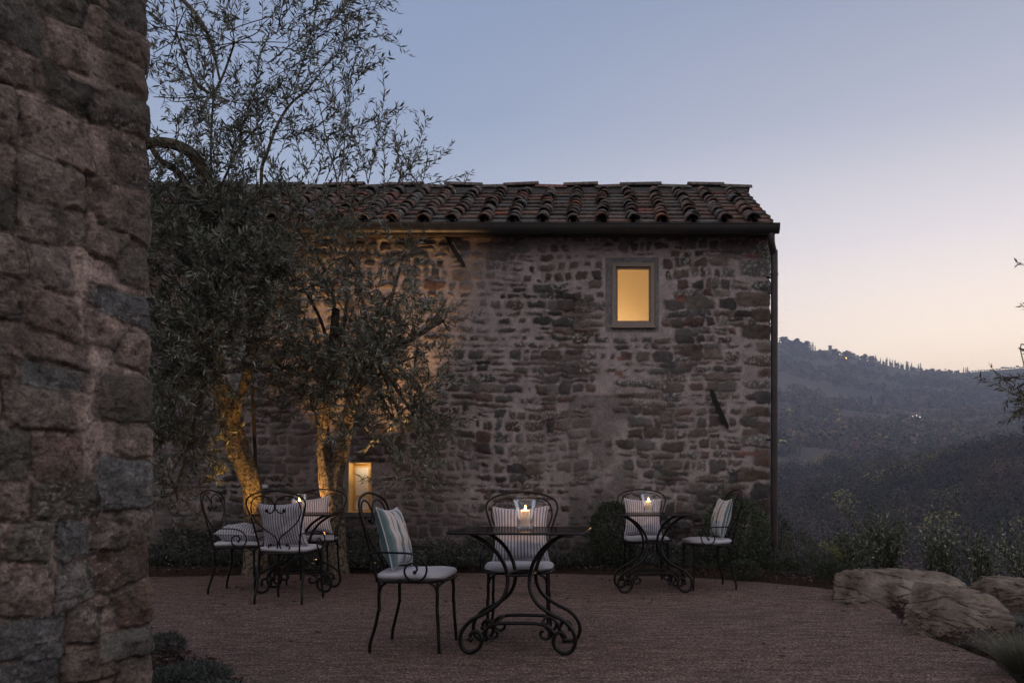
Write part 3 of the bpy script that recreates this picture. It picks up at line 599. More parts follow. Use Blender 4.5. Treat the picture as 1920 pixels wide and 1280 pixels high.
# ------------------------------------------------------------------ foliage
OL = dict(green=((.060, .072, .045), (.115, .125, .085)), silver=(.27, .28, .24))
def leaves_mesh(name, pos, dirs, ln, wd, cols, parent=None, mt=None, curl=.12):
    """one folded, pointed blade per leaf: 6 vertices"""
    n = len(pos); pos = np.asarray(pos); d = np.asarray(dirs); d = d / np.linalg.norm(d, axis=1, keepdims=True)
    r = rng.normal(size=(n, 3)); s = np.cross(d, r); s /= np.linalg.norm(s, axis=1, keepdims=True) + 1e-9; u = np.cross(s, d)
    ln = ln[:, None]; wd = wd[:, None]
    v0 = pos; v1 = pos + d * ln * .45 + s * wd * .5 + u * wd * .2; v2 = pos + d * ln * .5 - u * ln * curl * .3; v3 = pos + d * ln * .45 - s * wd * .5 + u * wd * .2; v4 = pos + d * ln - u * ln * curl
    V = np.stack([v0, v1, v2, v3, v4], 1).reshape(-1, 3); b_ = np.arange(n)[:, None] * 5
    Fc = np.concatenate([b_ + np.array([[0, 1, 2]]), b_ + np.array([[0, 2, 3]]), b_ + np.array([[1, 4, 2]]), b_ + np.array([[2, 4, 3]])], 0)
    return mesh_np(name, V, Fc, mt or M['leaf'], parent, colors=np.repeat(cols, 5, axis=0), smooth=False)
def leafcols(n, a, b, silver=None, ps=.3, var=.25):
    t = rng.random((n, 1)); c = np.array(a) * (1 - t) + np.array(b) * t
    if silver is not None: m = rng.random((n, 1)) < ps; c = np.where(m, np.array(silver), c)
    return c * (1 + (rng.random((n, 1)) - .5) * 2 * var)
class Tree:
    def __init__(s): s.wood = MB(); s.P = []; s.D = []; s.scale = 1
    def curve(s, pts, r0, r1, n=5, res=4):
        k = len(pts); s.wood.tube(pts, [r0 + (r1 - r0) * i / (k - 1) for i in range(k)], n=n, res=res, cap=False)
    def shoot(s, p, d, ln, r=.0035, leafgap=.020, up=.2, wig=.18, start=.1, side=.0, curve_=None):
        p = np.array(p, float); d = np.array(d, float); d /= np.linalg.norm(d); k = max(3, int(ln / .09)); st_ = ln / k; pts = [p.copy()]; ds = [d.copy()]
        bend = rng.normal(size=3) * .12
        for i in range(k):
            d = d + rng.normal(size=3) * wig * .5 + bend * .4 + np.array([0, 0, up * .25]); d /= np.linalg.norm(d); p = p + d * st_; pts.append(p.copy()); ds.append(d.copy())
        s.wood.tube([tuple(q) for q in pts], [r + (.0010 - r) * i / k for i in range(k + 1)], n=3, smooth=False, cap=False)
        m = int(ln * (1 - start) / leafgap); t = start + (1 - start) * np.arange(m) / max(1, m)
        if m > 0:
            x = t * k; i0 = np.minimum(x.astype(int), k - 1); fr = (x - i0)[:, None]; A = np.array(pts); B = np.array(ds)
            pp = A[i0] * (1 - fr) + A[i0 + 1] * fr; dd = B[i0]
            for sg in (1, -1):
                o = rng.normal(size=(m, 3)); o -= dd * (o * dd).sum(1, keepdims=True); o /= np.linalg.norm(o, axis=1, keepdims=True); ld = dd * rng.uniform(.5, 1.1, (m, 1)) + o * rng.uniform(.5, 1.0, (m, 1))
                keep = rng.random(m) > .2; s.P.append(pp[keep]); s.D.append(ld[keep])
        if side:
            for i in range(1, k):
                if rng.random() < side:
                    o = rng.normal(size=3); dd = ds[i] + o * .6; s.shoot(pts[i], dd, ln * rng.uniform(.25, .5), r * .6, leafgap, up, wig, .1, 0)
        return pts
    def blob(s, c, rad, origin, nb=9, nt=60, ln=(.3, .6), gap=.02, up=.25, lr=.016, tl=.5):
        c = np.array(c); rad = np.array(rad); origin = np.array(origin)
        mid = (c + origin) / 2 + rng.normal(size=3) * .08
        s.curve([tuple(origin), tuple(mid), tuple(c)], lr * 1.5, lr, n=6)
        tips = []
        for _ in range(nb):
            d = rng.normal(size=3); d /= np.linalg.norm(d); d[2] += .15; e = c + d * rad * rng.uniform(.5, .95); m_ = (c + e) / 2 + rng.normal(size=3) * .07
            s.curve([tuple(c), tuple(m_), tuple(e)], lr * .6, .004, n=4); tips.append((c, m_, e))
        for _ in range(nt):
            a, m_, e = tips[rng.integers(nb)]; t = rng.uniform(.25, 1); q = (1 - t) ** 2 * a + 2 * t * (1 - t) * m_ + t * t * e; q = q + rng.normal(size=3) * .02
            d = (q - c) / (rad + .01); d = d / (np.linalg.norm(d) + .01) * .7 + rng.normal(size=3) * .6 + np.array([0, 0, up]); s.shoot(q, d, rng.uniform(*ln), leafgap=gap, up=up * .6)
    def finish(s, root, lsize=(.055, .095), cols=None):
        tr = s.wood.build('trunk', M['bark'], root); P_ = np.concatenate(s.P); D_ = np.concatenate(s.D); n = len(P_); ln = rng.uniform(*lsize, n)
        c = cols(n) if cols else leafcols(n, *OL['green'], OL['silver'], .36)
        leaves_mesh('crown', P_, D_, ln, ln * rng.uniform(.17, .26, n), c, root); return tr, n
def rough_trunk(mb, pts, rr, n=20, amp=.22, seed=0):
    pts = [Vector(p) for p in pts]; base = len(mb.v); mb.tube(pts, rr, n=n, res=12, cap=False)
    m = (len(mb.v) - base) // n; nn = []
    for i in range(m):
        ring = mb.v[base + i * n: base + (i + 1) * n]; c_ = sum((Vector(v_) for v_ in ring), Vector()) / n
        for k in range(n):
            v_ = Vector(ring[k]); a = k / n * 2 * math.pi; h = i * .03
            q = float(fbm(math.cos(a) * .9 + h * .2, math.sin(a) * .9 + h, .45, seed, 4)) - .5; fl = float(vnoise(math.cos(a) * 1.5, math.sin(a) * 1.5 + h * .15, .6, seed + 5)) - .5
            nn.append(tuple(c_ + (v_ - c_) * (1 + amp * 3.0 * q + amp * 1.3 * fl)))
    mb.v[base:] = nn

# olive tree at the left (lit from below)
t1 = Tree(); D1 = 9.15
tp = [P(484, 1090, D1), P(481, 1030, D1), P(477, 960, D1), P(470, 905, D1), P(446, 840, D1), P(430, 790, D1), P(416, 735, D1 - .05), P(408, 680, D1 - .15), P(400, 610, D1 - .35), P(385, 520, D1 - .6)]
rough_trunk(t1.wood, tp, [.15, .12, .105, .105, .115, .112, .095, .078, .065, .05], seed=3)
rough_trunk(t1.wood, [P(434, 790, D1), P(447, 750, D1 - .05), P(462, 700, D1 - .1), P(470, 620, D1 - .3), P(480, 520, D1 - .5)], [.07, .055, .045, .04, .03], n=12, seed=7)
t1.curve([P(400, 610, 8.8), P(398, 440, 8.3), P(388, 345, 8.0), P(368, 298, 7.9), P(335, 274, 7.8), P(285, 268, 7.7), P(240, 290, 7.7)], .075, .045, n=10, res=8)
t1.curve([P(388, 420, 8.2), P(350, 345, 8.0), P(325, 315, 7.9), P(300, 300, 7.9), P(280, 270, 7.9)], .045, .025, n=8, res=8)
o1 = tp[-2]
KT = .72
for (px, py, D, rx_, ry_, rz_, nt, gp) in [(350, 420, 8.0, .62, .6, .45, 135, .018), (450, 425, 8.1, .55, .6, .42, 115, .018), (300, 500, 7.9, .5, .6, .5, 95, .018), (390, 520, 8.0, .6, .6, .5, 135, .018), (480, 530, 8.1, .5, .6, .45, 110, .018),
        (320, 620, 8.0, .5, .6, .5, 110, .018), (410, 620, 7.9, .55, .5, .42, 115, .018), (490, 640, 8.3, .42, .5, .4, 60, .02), (330, 730, 8.1, .42, .5, .45, 90, .019), (300, 830, 8.4, .4, .4, .4, 60, .02), (360, 830, 8.5, .3, .4, .4, 45, .02), (330, 920, 8.7, .45, .3, .3, 45, .02), (380, 700, 8.3, .3, .4, .35, 38, .02),
        (300, 380, 8.2, .4, .5, .3, 60, .02)]:
    t1.blob(P(px, py, D), (rx_, ry_, rz_), o1 if py < 700 else P(400, 640, 8.7), nt=int(nt * KT), gap=gp, nb=10)
# tall airy shoots above the roof line
def spray(T, n, xr, yr, Dr, ang, ln, gap=.028, side=.35, r=.006, up=.25):
    for _ in range(n):
        p = P(rng.uniform(*xr), rng.uniform(*yr), rng.uniform(*Dr)); a = R(rng.uniform(*ang)); d = (math.sin(a), rng.normal() * .35, math.cos(a)); T.shoot(p, d, rng.uniform(*ln), r=r, leafgap=gap, up=up, wig=.16, side=side)
spray(t1, 18, (300, 520), (300, 400), (7.4, 8.6), (-50, 45), (.6, 1.5), gap=.030)
t1.blob(P(400, 180, 7.8), (.85, .7, .7), P(398, 400, 8.2), nt=34, gap=.034, ln=(.3, .75), nb=10, lr=.010)
t1.blob(P(330, 60, 7.7), (.7, .6, .6), P(400, 180, 7.8), nt=28, gap=.034, ln=(.3, .75), nb=9, lr=.010)
t1.blob(P(440, 80, 7.8), (.8, .6, .6), P(400, 180, 7.8), nt=28, gap=.034, ln=(.3, .75), nb=9, lr=.009)
t1.blob(P(470, 250, 7.9), (.6, .5, .5), P(400, 380, 8.2), nt=22, gap=.034, ln=(.3, .7), nb=8, lr=.009)
t1.blob(P(330, 270, 7.8), (.5, .5, .45), P(368, 298, 7.9), nt=16, gap=.034, ln=(.3, .7), nb=7, lr=.008)
t1.curve([P(300, -40, 7.7), P(370, 30, 7.7), P(398, 90, 7.8), P(412, 150, 7.8)], .022, .012, n=8)
root = empty('olive_tree', (tp[0].x, tp[0].y, 0)); tag(root, 'olive tree nearest the left wall, its leaning trunk lit golden from below', 'olive tree', 'olive trees against the farmhouse')
def rebase(tree, root):
    o = Vector(root.location); tree.wood.v = [(a - o.x, b_ - o.y, c_ - o.z) for a, b_, c_ in tree.wood.v]; tree.P = [p - np.array(o) for p in tree.P]
rebase(t1, root); _, n1 = t1.finish(root)

# second olive, forked trunk by the low window
t2 = Tree(); D2 = 9.2
tp2 = [P(632, 1085, D2), P(627, 1020, D2), P(624, 960, D2), P(621, 915, D2), P(611, 865, D2), P(606, 820, D2), P(610, 760, D2 - .1), P(622, 680, D2 - .3), P(630, 580, D2 - .6)]
rough_trunk(t2.wood, tp2, [.135, .118, .115, .125, .085, .072, .062, .05, .04], seed=11)
rough_trunk(t2.wood, [P(624, 925, D2), P(634, 875, D2), P(645, 830, D2), P(655, 775, D2), P(680, 700, D2 - .2), P(720, 610, D2 - .5)], [.095, .088, .078, .058, .045, .035], n=14, seed=15)
t2.curve([P(632, 800, 9.1), P(665, 740, 9.0), P(730, 690, 8.8), P(800, 660, 8.7)], .03, .01, n=6)
o2 = tp2[-2]
for (px, py, D, rx_, ry_, rz_, nt, gp) in [(560, 430, 8.3, .5, .6, .4, 62, .02), (570, 540, 8.3, .5, .6, .42, 84, .019), (650, 480, 8.4, .5, .6, .4, 48, .021), (650, 590, 8.4, .5, .5, .42, 84, .019), (720, 560, 8.6, .42, .5, .4, 42, .022), (600, 670, 8.6, .45, .5, .36, 62, .02),
        (700, 680, 8.6, .48, .5, .4, 78, .020), (770, 640, 8.7, .38, .4, .38, 40, .022), (790, 740, 8.8, .4, .4, .42, 46, .021), (740, 790, 8.8, .42, .4, .4, 52, .02), (820, 840, 9.0, .34, .35, .4, 28, .023), (770, 880, 8.7, .34, .25, .34, 30, .022), (560, 740, 8.9, .4, .3, .3, 24, .022), (760, 470, 8.6, .45, .5, .4, 26, .024), (830, 600, 8.9, .28, .3, .36, 20, .024), (610, 730, 8.6, .4, .3, .3, 44, .021), (585, 770, 8.6, .25, .25, .2, 24, .022), (655, 740, 8.6, .26, .25, .22, 26, .022), (680, 800, 8.6, .3, .3, .24, 26, .021), (530, 690, 8.6, .36, .3, .3, 34, .022), (660, 390, 8.3, .5, .5, .3, 30, .023)]:
    t2.blob(P(px, py, D), (rx_, ry_, rz_), o2 if px < 660 else P(700, 660, 8.7), nt=int(nt * (.40 if py < 620 else .72)), gap=gp, nb=9)
def limb(T, px, D, r0, r1): T.curve([P(a, b_, D) for a, b_ in px], r0, r1, n=6, res=6)
limb(t2, [(500, 500), (490, 335), (500, 290), (520, 235), (545, 195), (575, 170), (590, 150)], 8.0, .020, .009)
limb(t2, [(540, 195), (528, 165), (515, 150)], 8.0, .010, .005)
limb(t2, [(640, 400), (630, 330), (615, 275), (603, 215), (590, 165)], 8.0, .010, .004)
for (px, py, an, ln) in [(505, 262, 92, 1.35), (510, 248, 70, .9), (520, 232, -40, .6), (548, 195, 10, .8), (565, 178, 60, .8), (590, 150, 35, .9), (600, 215, 50, .8), (615, 280, -30, .6), (690, 345, 12, .9), (690, 345, -5, 1.2), (745, 345, 20, .6), (740, 350, 50, .5), (640, 345, 10, 1.2), (610, 340, 25, 1.0), (575, 335, -10, 1.0), (540, 180, 35, 1.3), (520, 200, 50, 1.4), (560, 130, 45, 1.2), (560, 100, 55, 1.1), (500, 120, 60, 1.2), (620, 250, 75, .8), (700, 240, 55, .35), (770, 345, 45, .5), (790, 348, 20, .35), (800, 345, 80, .5), (870, 345, 40, .12), (600, 60, 50, .7), (580, 30, 40, .8), (640, 30, 70, .6), (520, 60, 20, .8)]:
    a = R(an); t2.shoot(P(px, py, rng.uniform(7.7, 8.2)), (math.sin(a), rng.normal() * .12, math.cos(a)), ln, r=.0065, leafgap=.034, up=.12, wig=.10, side=.42)
spray(t2, 10, (540, 800), (330, 380), (7.8, 8.4), (-35, 45), (.3, .9), gap=.032)
spray(t2, 16, (480, 620), (-40, 240), (7.6, 8.1), (20, 80), (.4, 1.1), gap=.034, side=.25, r=.005)
root = empty('olive_tree', (tp2[0].x, tp2[0].y, 0)); tag(root, 'olive tree with a forked trunk beside the small low lit window', 'olive tree', 'olive trees against the farmhouse')
rebase(t2, root); _, n2 = t2.finish(root)

# olive at the right, trunk outside the frame, branches reaching in
t3 = Tree(); tp3 = [Vector((3.35, 4.7, -.25)), Vector((3.3, 4.7, .4)), Vector((3.4, 4.75, 1.0)), Vector((3.3, 4.7, 1.5)), Vector((3.4, 4.7, 2.1))]
rough_trunk(t3.wood, tp3, [.15, .12, .11, .09, .05], seed=19)
for (px, py, D, rr_, nt) in [(1938, 748, 4.6, (.13, .3, .12), 34), (1930, 712, 4.6, (.06, .2, .06), 10), (2010, 740, 4.7, (.25, .4, .22), 30), (1965, 672, 4.7, (.16, .3, .09), 9), (2040, 600, 4.8, (.3, .4, .3), 30), (2100, 480, 4.8, (.4, .4, .35), 40), (2150, 700, 4.7, (.4, .4, .4), 50), (2250, 560, 4.8, (.5, .5, .5), 70), (2330, 680, 4.6, (.4, .5, .4), 50)]:
    t3.blob(P(px, py, D), rr_, tp3[3], nt=nt, gap=.017, ln=(.10, .20), nb=6, lr=.008, up=-.1)
for (px, py, an, ln) in [(2000, 515, -78, .30), (1975, 590, -70, .19), (1972, 665, -80, .18), (1985, 500, -85, .2)]:
    t3.shoot(P(px, py, 4.6), (math.sin(R(an)), 0, math.cos(R(an))), ln, r=.004, leafgap=.018, up=0, wig=.08)
root = empty('olive_tree', (3.35, 4.7, 0)); tag(root, 'olive tree at the right edge, only its branch tips reaching into view', 'olive tree')
rebase(t3, root); t3.finish(root, lsize=(.035, .055))

# tree stake and small pale plate on the wall between the olives
b = MB(); b.tube([P(484, 1095, 9.35), P(481, 920, 9.35), P(472, 690, 9.35), P(470, 560, 9.35)], .022, 8); tag(b.build('tree_stake', M['rope']), 'thin dark wooden pole standing right beside the golden lit trunk', 'stake')
M['plate'] = mat('pale_plate', (.6, .62, .66), rough=.5)
b = MB(); b.box(fx(490), fx(505), 9.93, 9.965, fz(914), fz(909)); b.box(fx(492), fx(503), 9.965, 9.99, fz(915), fz(908)); tag(b.build('wall_bracket', M['plate'], smooth=False), 'tiny white plate on the wall between the two olive trunks', 'plate')

# ground spotlights lighting the trees: real fixtures with their own light
def uplight(loc, aim, e, spot, label, blend=.6, c=(1, .55, .12)):
    r_ = empty('ground_spotlight', loc); tag(r_, label, 'spotlight', 'spotlights under the olive trees')
    a = (Vector(aim) - Vector(loc)).normalized(); b = MB(); b.tube([a * -.03, a * .05], .04, 14, smooth=False); b.build('housing', M['iron'], r_)
    b = MB(); b.tube([(0, 0, -.08), (0, 0, .0)], .008, 8, smooth=False); b.build('spike', M['iron'], r_)
    b = MB(); b.tube([a * .046, a * .052], .034, 14, smooth=False); b.build('lens', M['lampglass'], r_)
    l = lamp('spot_light', a * .07, e, c, .03, None, 'SPOT', spot, blend); l.rotation_euler = a.to_track_quat('-Z', 'Y').to_euler(); l.parent = r_
uplight((P(486, 1065, 8.62).x, 8.62, .10), P(432, 790, 9.15), 150, 40, 'small ground spotlight at the foot of the leaning golden trunk', c=(1, .50, .10))
uplight((P(592, 1065, 9.42).x, 9.42, .10), P(628, 780, 9.25), 30, 44, 'small ground spotlight at the left foot of the forked olive', c=(1, .50, .10))
uplight((P(585, 1065, 8.95).x, 8.95, .10), P(630, 530, 9.98), 520, 40, 'small ground spotlight aimed at the wall between the olives', c=(1, .52, .18), blend=1)
uplight((P(700, 1065, 9.0).x, 9.0, .10), P(735, 490, 9.98), 620, 40, 'small ground spotlight right of the forked olive aimed up the wall', c=(1, .54, .22), blend=1)

# ------------------------------------------------------------------ furniture
def make_pillow_mesh(name, mt, w_=.40, h_=.40, th=.13, seed=0, n=26):
    r = np.random.default_rng(seed); V = []; Fc = []; UV = []
    t = np.linspace(-1, 1, n)
    for side in (1, -1):
        for j in range(n):
            for i in range(n):
                u, v_ = t[i], t[j]; e = (1 - abs(u) ** 2.6) * (1 - abs(v_) ** 2.6); pin = 1 - .12 * (1 - v_ * v_) * abs(u) ** 2; pin2 = 1 - .12 * (1 - u * u) * abs(v_) ** 2
                x = u * w_ / 2 * pin; z = v_ * h_ / 2 * pin2; cr = (float(fbm(u + seed, v_ + side, .33, seed, 3)) - .5) * .036 * e ** .4
                y = side * (th / 2 * max(e, 0) ** .42 + cr * (1 if e > 0 else 0)); V.append((x, y, z)); UV.append((u * .5 + .5, v_ * .5 + .5))
    for s_ in range(2):
        o = s_ * n * n
        for j in range(n - 1):
            for i in range(n - 1):
                q = (o + j * n + i, o + j * n + i + 1, o + (j + 1) * n + i + 1, o + (j + 1) * n + i); Fc.append(q if s_ else q[::-1])
    me = bpy.data.meshes.new(name); me.from_pydata(V, [], Fc); uvl = me.uv_layers.new(name='UV')
    for lp in me.loops: uvl.data[lp.index].uv = UV[lp.vertex_index]
    me.polygons.foreach_set('use_smooth', [True] * len(Fc)); me.materials.append(mt); return me
def pillow(label, mt, M4, seed, group, name='pillow'):
    me = make_pillow_mesh(name, mt, seed=seed); o = bpy.data.objects.new(name, me); col.objects.link(o); o.matrix_world = M4; tag(o, label, 'pillow', group)
    b = MB(); pts = []
    w_ = .2; k = 12
    for (a, b_) in (((-1, -1), (1, -1)), ((1, -1), (1, 1)), ((1, 1), (-1, 1)), ((-1, 1), (-1, -1))):
        for i in range(k):
            t = i / k; u = a[0] + (b_[0] - a[0]) * t; v_ = a[1] + (b_[1] - a[1]) * t; pin = 1 - .12 * (1 - v_ * v_) * abs(u) ** 2; pin2 = 1 - .12 * (1 - u * u) * abs(v_) ** 2
            pts.append((u * w_ * pin, .0, v_ * w_ * pin2))
    b.tube(pts, .0045, 6, res=2, closed=True); b.build('piping', M['seat'], o)
    return o

def chair_parts(root):
    """seat pad centre at origin, front is -Y; units in metres"""
    SH = .44; mm = .001
    # seat ring
    b = MB(); sw = .235; sdp = .225; ring = []
    for k in range(24):
        a = 2 * math.pi * k / 24; c_, s_ = math.cos(a), math.sin(a); p_ = 3.2; q = (abs(c_) ** p_ + abs(s_) ** p_) ** (-1 / p_); ring.append((c_ * q * sw, s_ * q * sdp, SH))
    b.tube(ring, .0085, 8, res=2, closed=True)
    for k in (-2, -1, 0, 1, 2): b.box(k * .08 - .012, k * .08 + .012, -sdp, sdp, SH - .003, SH + .001)
    b.build('seat_frame', M['iron'], root)
    # cushion pad
    V = []; n = 40; prof = [(0, .0), (.72, .002), (.94, .004), (1.0, .019), (.985, .034), (.93, .042), (.80, .048), (.55, .047), (.25, .050), (0, .052)]; b = MB(); vs_ = []
    for (q0, z) in prof:
        for k in range(n):
            a = 2 * math.pi * k / n; c_, s_ = math.cos(a), math.sin(a); p_ = 3.4; q = (abs(c_) ** p_ + abs(s_) ** p_) ** (-1 / p_); wv = 1 + .012 * math.sin(5 * a + 1) + .008 * math.sin(11 * a)
            vs_.append((c_ * q * .238 * q0 * wv, s_ * q * .232 * q0 * wv, SH + .008 + z + .004 * math.sin(3 * a + q0 * 5) * q0))
    b.add(vs_, [(i * n + k, i * n + (k + 1) % n, (i + 1) * n + (k + 1) % n, (i + 1) * n + k) for i in range(len(prof) - 1) for k in range(n)]); b.build('seat_cushion', M['seat'], root, angle=60)
    # legs
    for sx_ in (-1, 1):
        for sy_ in (-1, 1):
            b = MB(); x, y = sx_ * .20, sy_ * .185; by = y + sy_ * (.05 if sy_ > 0 else .012); bx = x + sx_ * .012
            b.tube([(x, y, SH - .075), (x, y - sy_ * .002, SH - .18), (x + sx_ * .004, y, .26), (x + sx_ * .002, y + (by - y) * .5, .15), (bx, by, .06), (bx, by + sy_ * .004, 0)], .0108, 10, res=5)
            for (ox, oy) in ((-sx_ * .055, 0), (0, -sy_ * .055), (0, 0)):
                b.tube([(x + ox, y + oy + (sy_ * .03 if ox else 0), SH - .002), (x + ox * .75, y + oy * .75 + (sy_ * .02 if ox else 0), SH - .012), (x + ox * .25, y + oy * .25, SH - .035), (x, y, SH - .085)], .0085, 8, res=4)
            b.build('leg', M['iron'], root)
    # back: outer hoop and the heart of two scrolls
    def back(x, h): return Vector((x * mm, .215 + h * mm * .20 + (abs(x) / 266) ** 2 * -.02, SH + h * mm))
    hoop = [(-175, -5), (-190, 120), (-222, 280), (-258, 400), (-262, 445), (-235, 490), (-150, 527), (0, 546)]; hoop = hoop + [(-x, h) for x, h in hoop[:-1][::-1]]
    b = MB(); b.tube([back(*p_) for p_ in hoop], .0080, 10, res=6); hp = b.build('back_hoop', M['iron'], root)
    st_ = [(-78, 372), (-52, 352), (-12, 375), (-4, 425), (-40, 478), (-115, 500), (-185, 478), (-218, 420), (-218, 350), (-180, 275), (-105, 205), (-30, 150), (-7, 100), (-16, 48), (-50, 22), (-88, 36), (-94, 66), (-74, 76)]
    for sg in (1, -1):
        b = MB(); b.tube([back(sg * x, h) for x, h in st_], .0060, 8, res=5); b.ball(back(sg * -78, 374), .017, 10); b.ball(back(sg * -74, 74), .015, 10); b.build('back_scroll', M['iron'], root)
    # arms
    for sg in (1, -1):
        ap = [(.235, .245, .175), (.262, .18, .182), (.270, .05, .182), (.272, -.04, .176), (.272, -.105, .145), (.272, -.135, .09), (.270, -.12, .035), (.266, -.075, .008), (.262, -.02, .02), (.260, .008, .062), (.260, -.008, .105), (.260, -.048, .115), (.260, -.072, .085), (.260, -.058, .058)]
        b = MB(); b.tube([(sg * (x - .012), y, SH + z) for x, y, z in ap], .0064, 8, res=5); b.ball((sg * .248, -.056, SH + .062), .013, 8); b.build('armrest', M['iron'], root)

def table_parts(root):
    TW, TD, TH = .415, .345, .745
    b = MB(); cr = .06; poly = []
    for (sx_, sy_) in ((1, 1), (-1, 1), (-1, -1), (1, -1)):
        pa = (sx_ * (TW - cr), sy_ * TD); pb = (sx_ * TW, sy_ * (TD - cr)); mid = (sx_ * (TW - cr * .3), sy_ * (TD - cr * .3)); seq = [pb, mid, pa] if sx_ * sy_ > 0 else [pa, mid, pb]; poly += seq
    n = len(poly); b.add([(x, y, TH) for x, y in poly] + [(x, y, TH + .010) for x, y in poly], [tuple(range(n))[::-1], tuple(range(n, 2 * n))] + [(i, (i + 1) % n, (i + 1) % n + n, i + n) for i in range(n)])
    b.build('tabletop', M['tabletop'], root, smooth=False)
    b = MB(); b.tube([(x * 1.003, y * 1.003, TH + .004) for x, y in poly], .0075, 8, closed=True, smooth=False)
    b.tube([(-.28, -.17, TH - .010), (-.28, .17, TH - .010)], .009, 8); b.tube([(.28, -.17, TH - .010), (.28, .17, TH - .010)], .009, 8)
    b.build('table_rim', M['iron'], root)
    leg = [(300, 738), (250, 715), (165, 655), (100, 570), (70, 480), (74, 390), (118, 310), (200, 250), (285, 205), (340, 145), (354, 80), (332, 25), (285, 10), (240, 35), (220, 80), (232, 122), (262, 138), (288, 122), (290, 98)]
    for sx_ in (1, -1):
        for sy_ in (1, -1):
            b = MB(); y0 = .195
            pts = []
            for x, z in leg:
                y = sy_ * (y0 - .045 * math.exp(-((z - 480) / 170.) ** 2)); pts.append((sx_ * x * .001, y, z * .001 + .004))
            b.tube(pts, .0125, 10, res=5); b.ball((sx_ * .290, pts[-1][1], .094), .019, 10); b.build('leg', M['iron'], root)
    # waist ring and base stretcher with scrolls
    b = MB(); ov = []
    for k in range(20):
        a = 2 * math.pi * k / 20; ov.append((.082 * math.cos(a) * 1.0, .15 * math.sin(a), .480))
    b.tube(ov, .008, 8, closed=True, res=2); b.tube([(-.075, .15, .48), (.075, .15, .48)], .007, 8); b.tube([(-.075, -.15, .48), (.075, -.15, .48)], .007, 8); b.build('waist_ring', M['iron'], root)
    b = MB()
    for sy_ in (1, -1):
        y = sy_ * .15
        bar = [(-222, 95), (-215, 130), (-180, 165), (-130, 182), (-60, 186), (60, 186), (130, 182), (180, 165), (215, 130), (222, 95)]
        b.tube([(x * .001, y, z * .001) for x, z in bar], .0110, 10)
        for sx_ in (1, -1):
            sc2 = [(150, 178), (185, 172), (212, 142), (206, 105), (175, 88), (148, 104), (146, 130), (165, 138)]
            b.tube([(sx_ * x * .001 - sx_ * .01, y * .92, z * .001) for x, z in sc2], .010, 8)
            b.tube([(sx_ * .222, y, .1), (sx_ * .224, sy_ * .19, .09)], .010, 8)
    for sx_ in (1, -1): b.tube([(sx_ * .14, -.15, .183), (sx_ * .14, .15, .183)], .009, 8)
    b.build('stretcher', M['iron'], root)

chair0 = empty('garden_chair'); chair_parts(chair0)
table0 = empty('scroll_table'); table_parts(table0)
def rzm(loc, rz): return Matrix.Translation(Vector(loc)) @ Matrix.Rotation(rz, 4, 'Z')
used = [False, False]
def put(kind, loc, rz, label, group):
    src = chair0 if kind == 'c' else table0; i = 0 if kind == 'c' else 1
    o = src if not used[i] else copy_tree(src); used[i] = True
    o.location = loc; o.rotation_euler = (0, 0, rz); tag(o, label, 'chair' if kind == 'c' else 'table', group); return o
GC, GT, GP = 'wrought iron garden chairs on the terrace', 'scroll legged tables on the terrace', 'pillows on the garden chairs'
Z0 = .006
def at(px, D): return Vector(((px - PX) / F * D, D, Z0))
# chairs: rz = 0 faces the camera
CH_ = []
def chair(px, D, deg, label): l = at(px, D); put('c', l, R(deg), label, GC); CH_.append((l, R(deg))); return l, R(deg)
def on_chair(c, M_local, *a): return pillow(a[0], a[1], rzm(c[0], c[1]) @ M_local, a[2], GP)
up_pil = lambda x=0, tilt=14, z=.70, y=.165, roll=0: Matrix.Translation((x, y, z)) @ Matrix.Rotation(R(-tilt), 4, 'X') @ Matrix.Rotation(R(roll), 4, 'Y')
put('t', at(979, 5.02), R(-3), 'scroll legged glass table nearest the camera holding the brightest candle', GT)
c = chair(783, 5.1, 86, 'empty garden chair left of the front table, teal striped pillow on it'); on_chair(c, up_pil(0, 16, .70, .15, 2), 'wide teal and white striped pillow on the chair left of the front table', M['wide'], 3)
c = chair(974, 5.55, 2, 'garden chair behind the front table facing the camera'); on_chair(c, up_pil(.0, 12, .685, .14, -1), 'thin grey striped pillow behind the front table', M['thin'], 5)
put('t', at(1223, 7.75), R(4), 'scroll legged table at the right in front of the round bushes', GT)
c = chair(1211, 8.35, 6, 'garden chair behind the right hand table, facing the camera'); on_chair(c, up_pil(-.01, 10, .69, .14, 1), 'thin grey striped pillow behind the candle of the right hand table', M['thin'], 8)
c = chair(1325, 8.0, -81, 'rightmost garden chair with a teal striped pillow'); on_chair(c, up_pil(0, 14, .70, .15, 0), 'teal and white striped pillow on the rightmost chair', M['wide'], 12)
put('t', at(560, 7.75), R(6), 'scroll legged table at the left below the olive trees', GT)
c = chair(545, 7.1, 176, 'garden chair of the left table with its heart scroll back towards the camera'); on_chair(c, up_pil(0, 12, .685, .145, 3), 'thin striped pillow seen through the scroll back of the nearest left chair', M['thin'], 14)
c = chair(455, 7.72, 93, 'leftmost garden chair, side on, its pillow lying flat'); on_chair(c, Matrix.Translation((.0, -.01, .565)) @ Matrix.Scale(1.35, 4, (0, 0, 1)) @ Matrix.Rotation(R(92), 4, 'X') @ Matrix.Rotation(R(90), 4, 'Y'), 'thin striped pillow lying flat on the leftmost chair', M['thin'], 17)
c = chair(588, 8.35, 2, 'garden chair behind the left table facing the camera'); on_chair(c, up_pil(-.06, 10, .70, .13, -7), 'thin striped pillow on the chair behind the left table', M['thin'], 19)

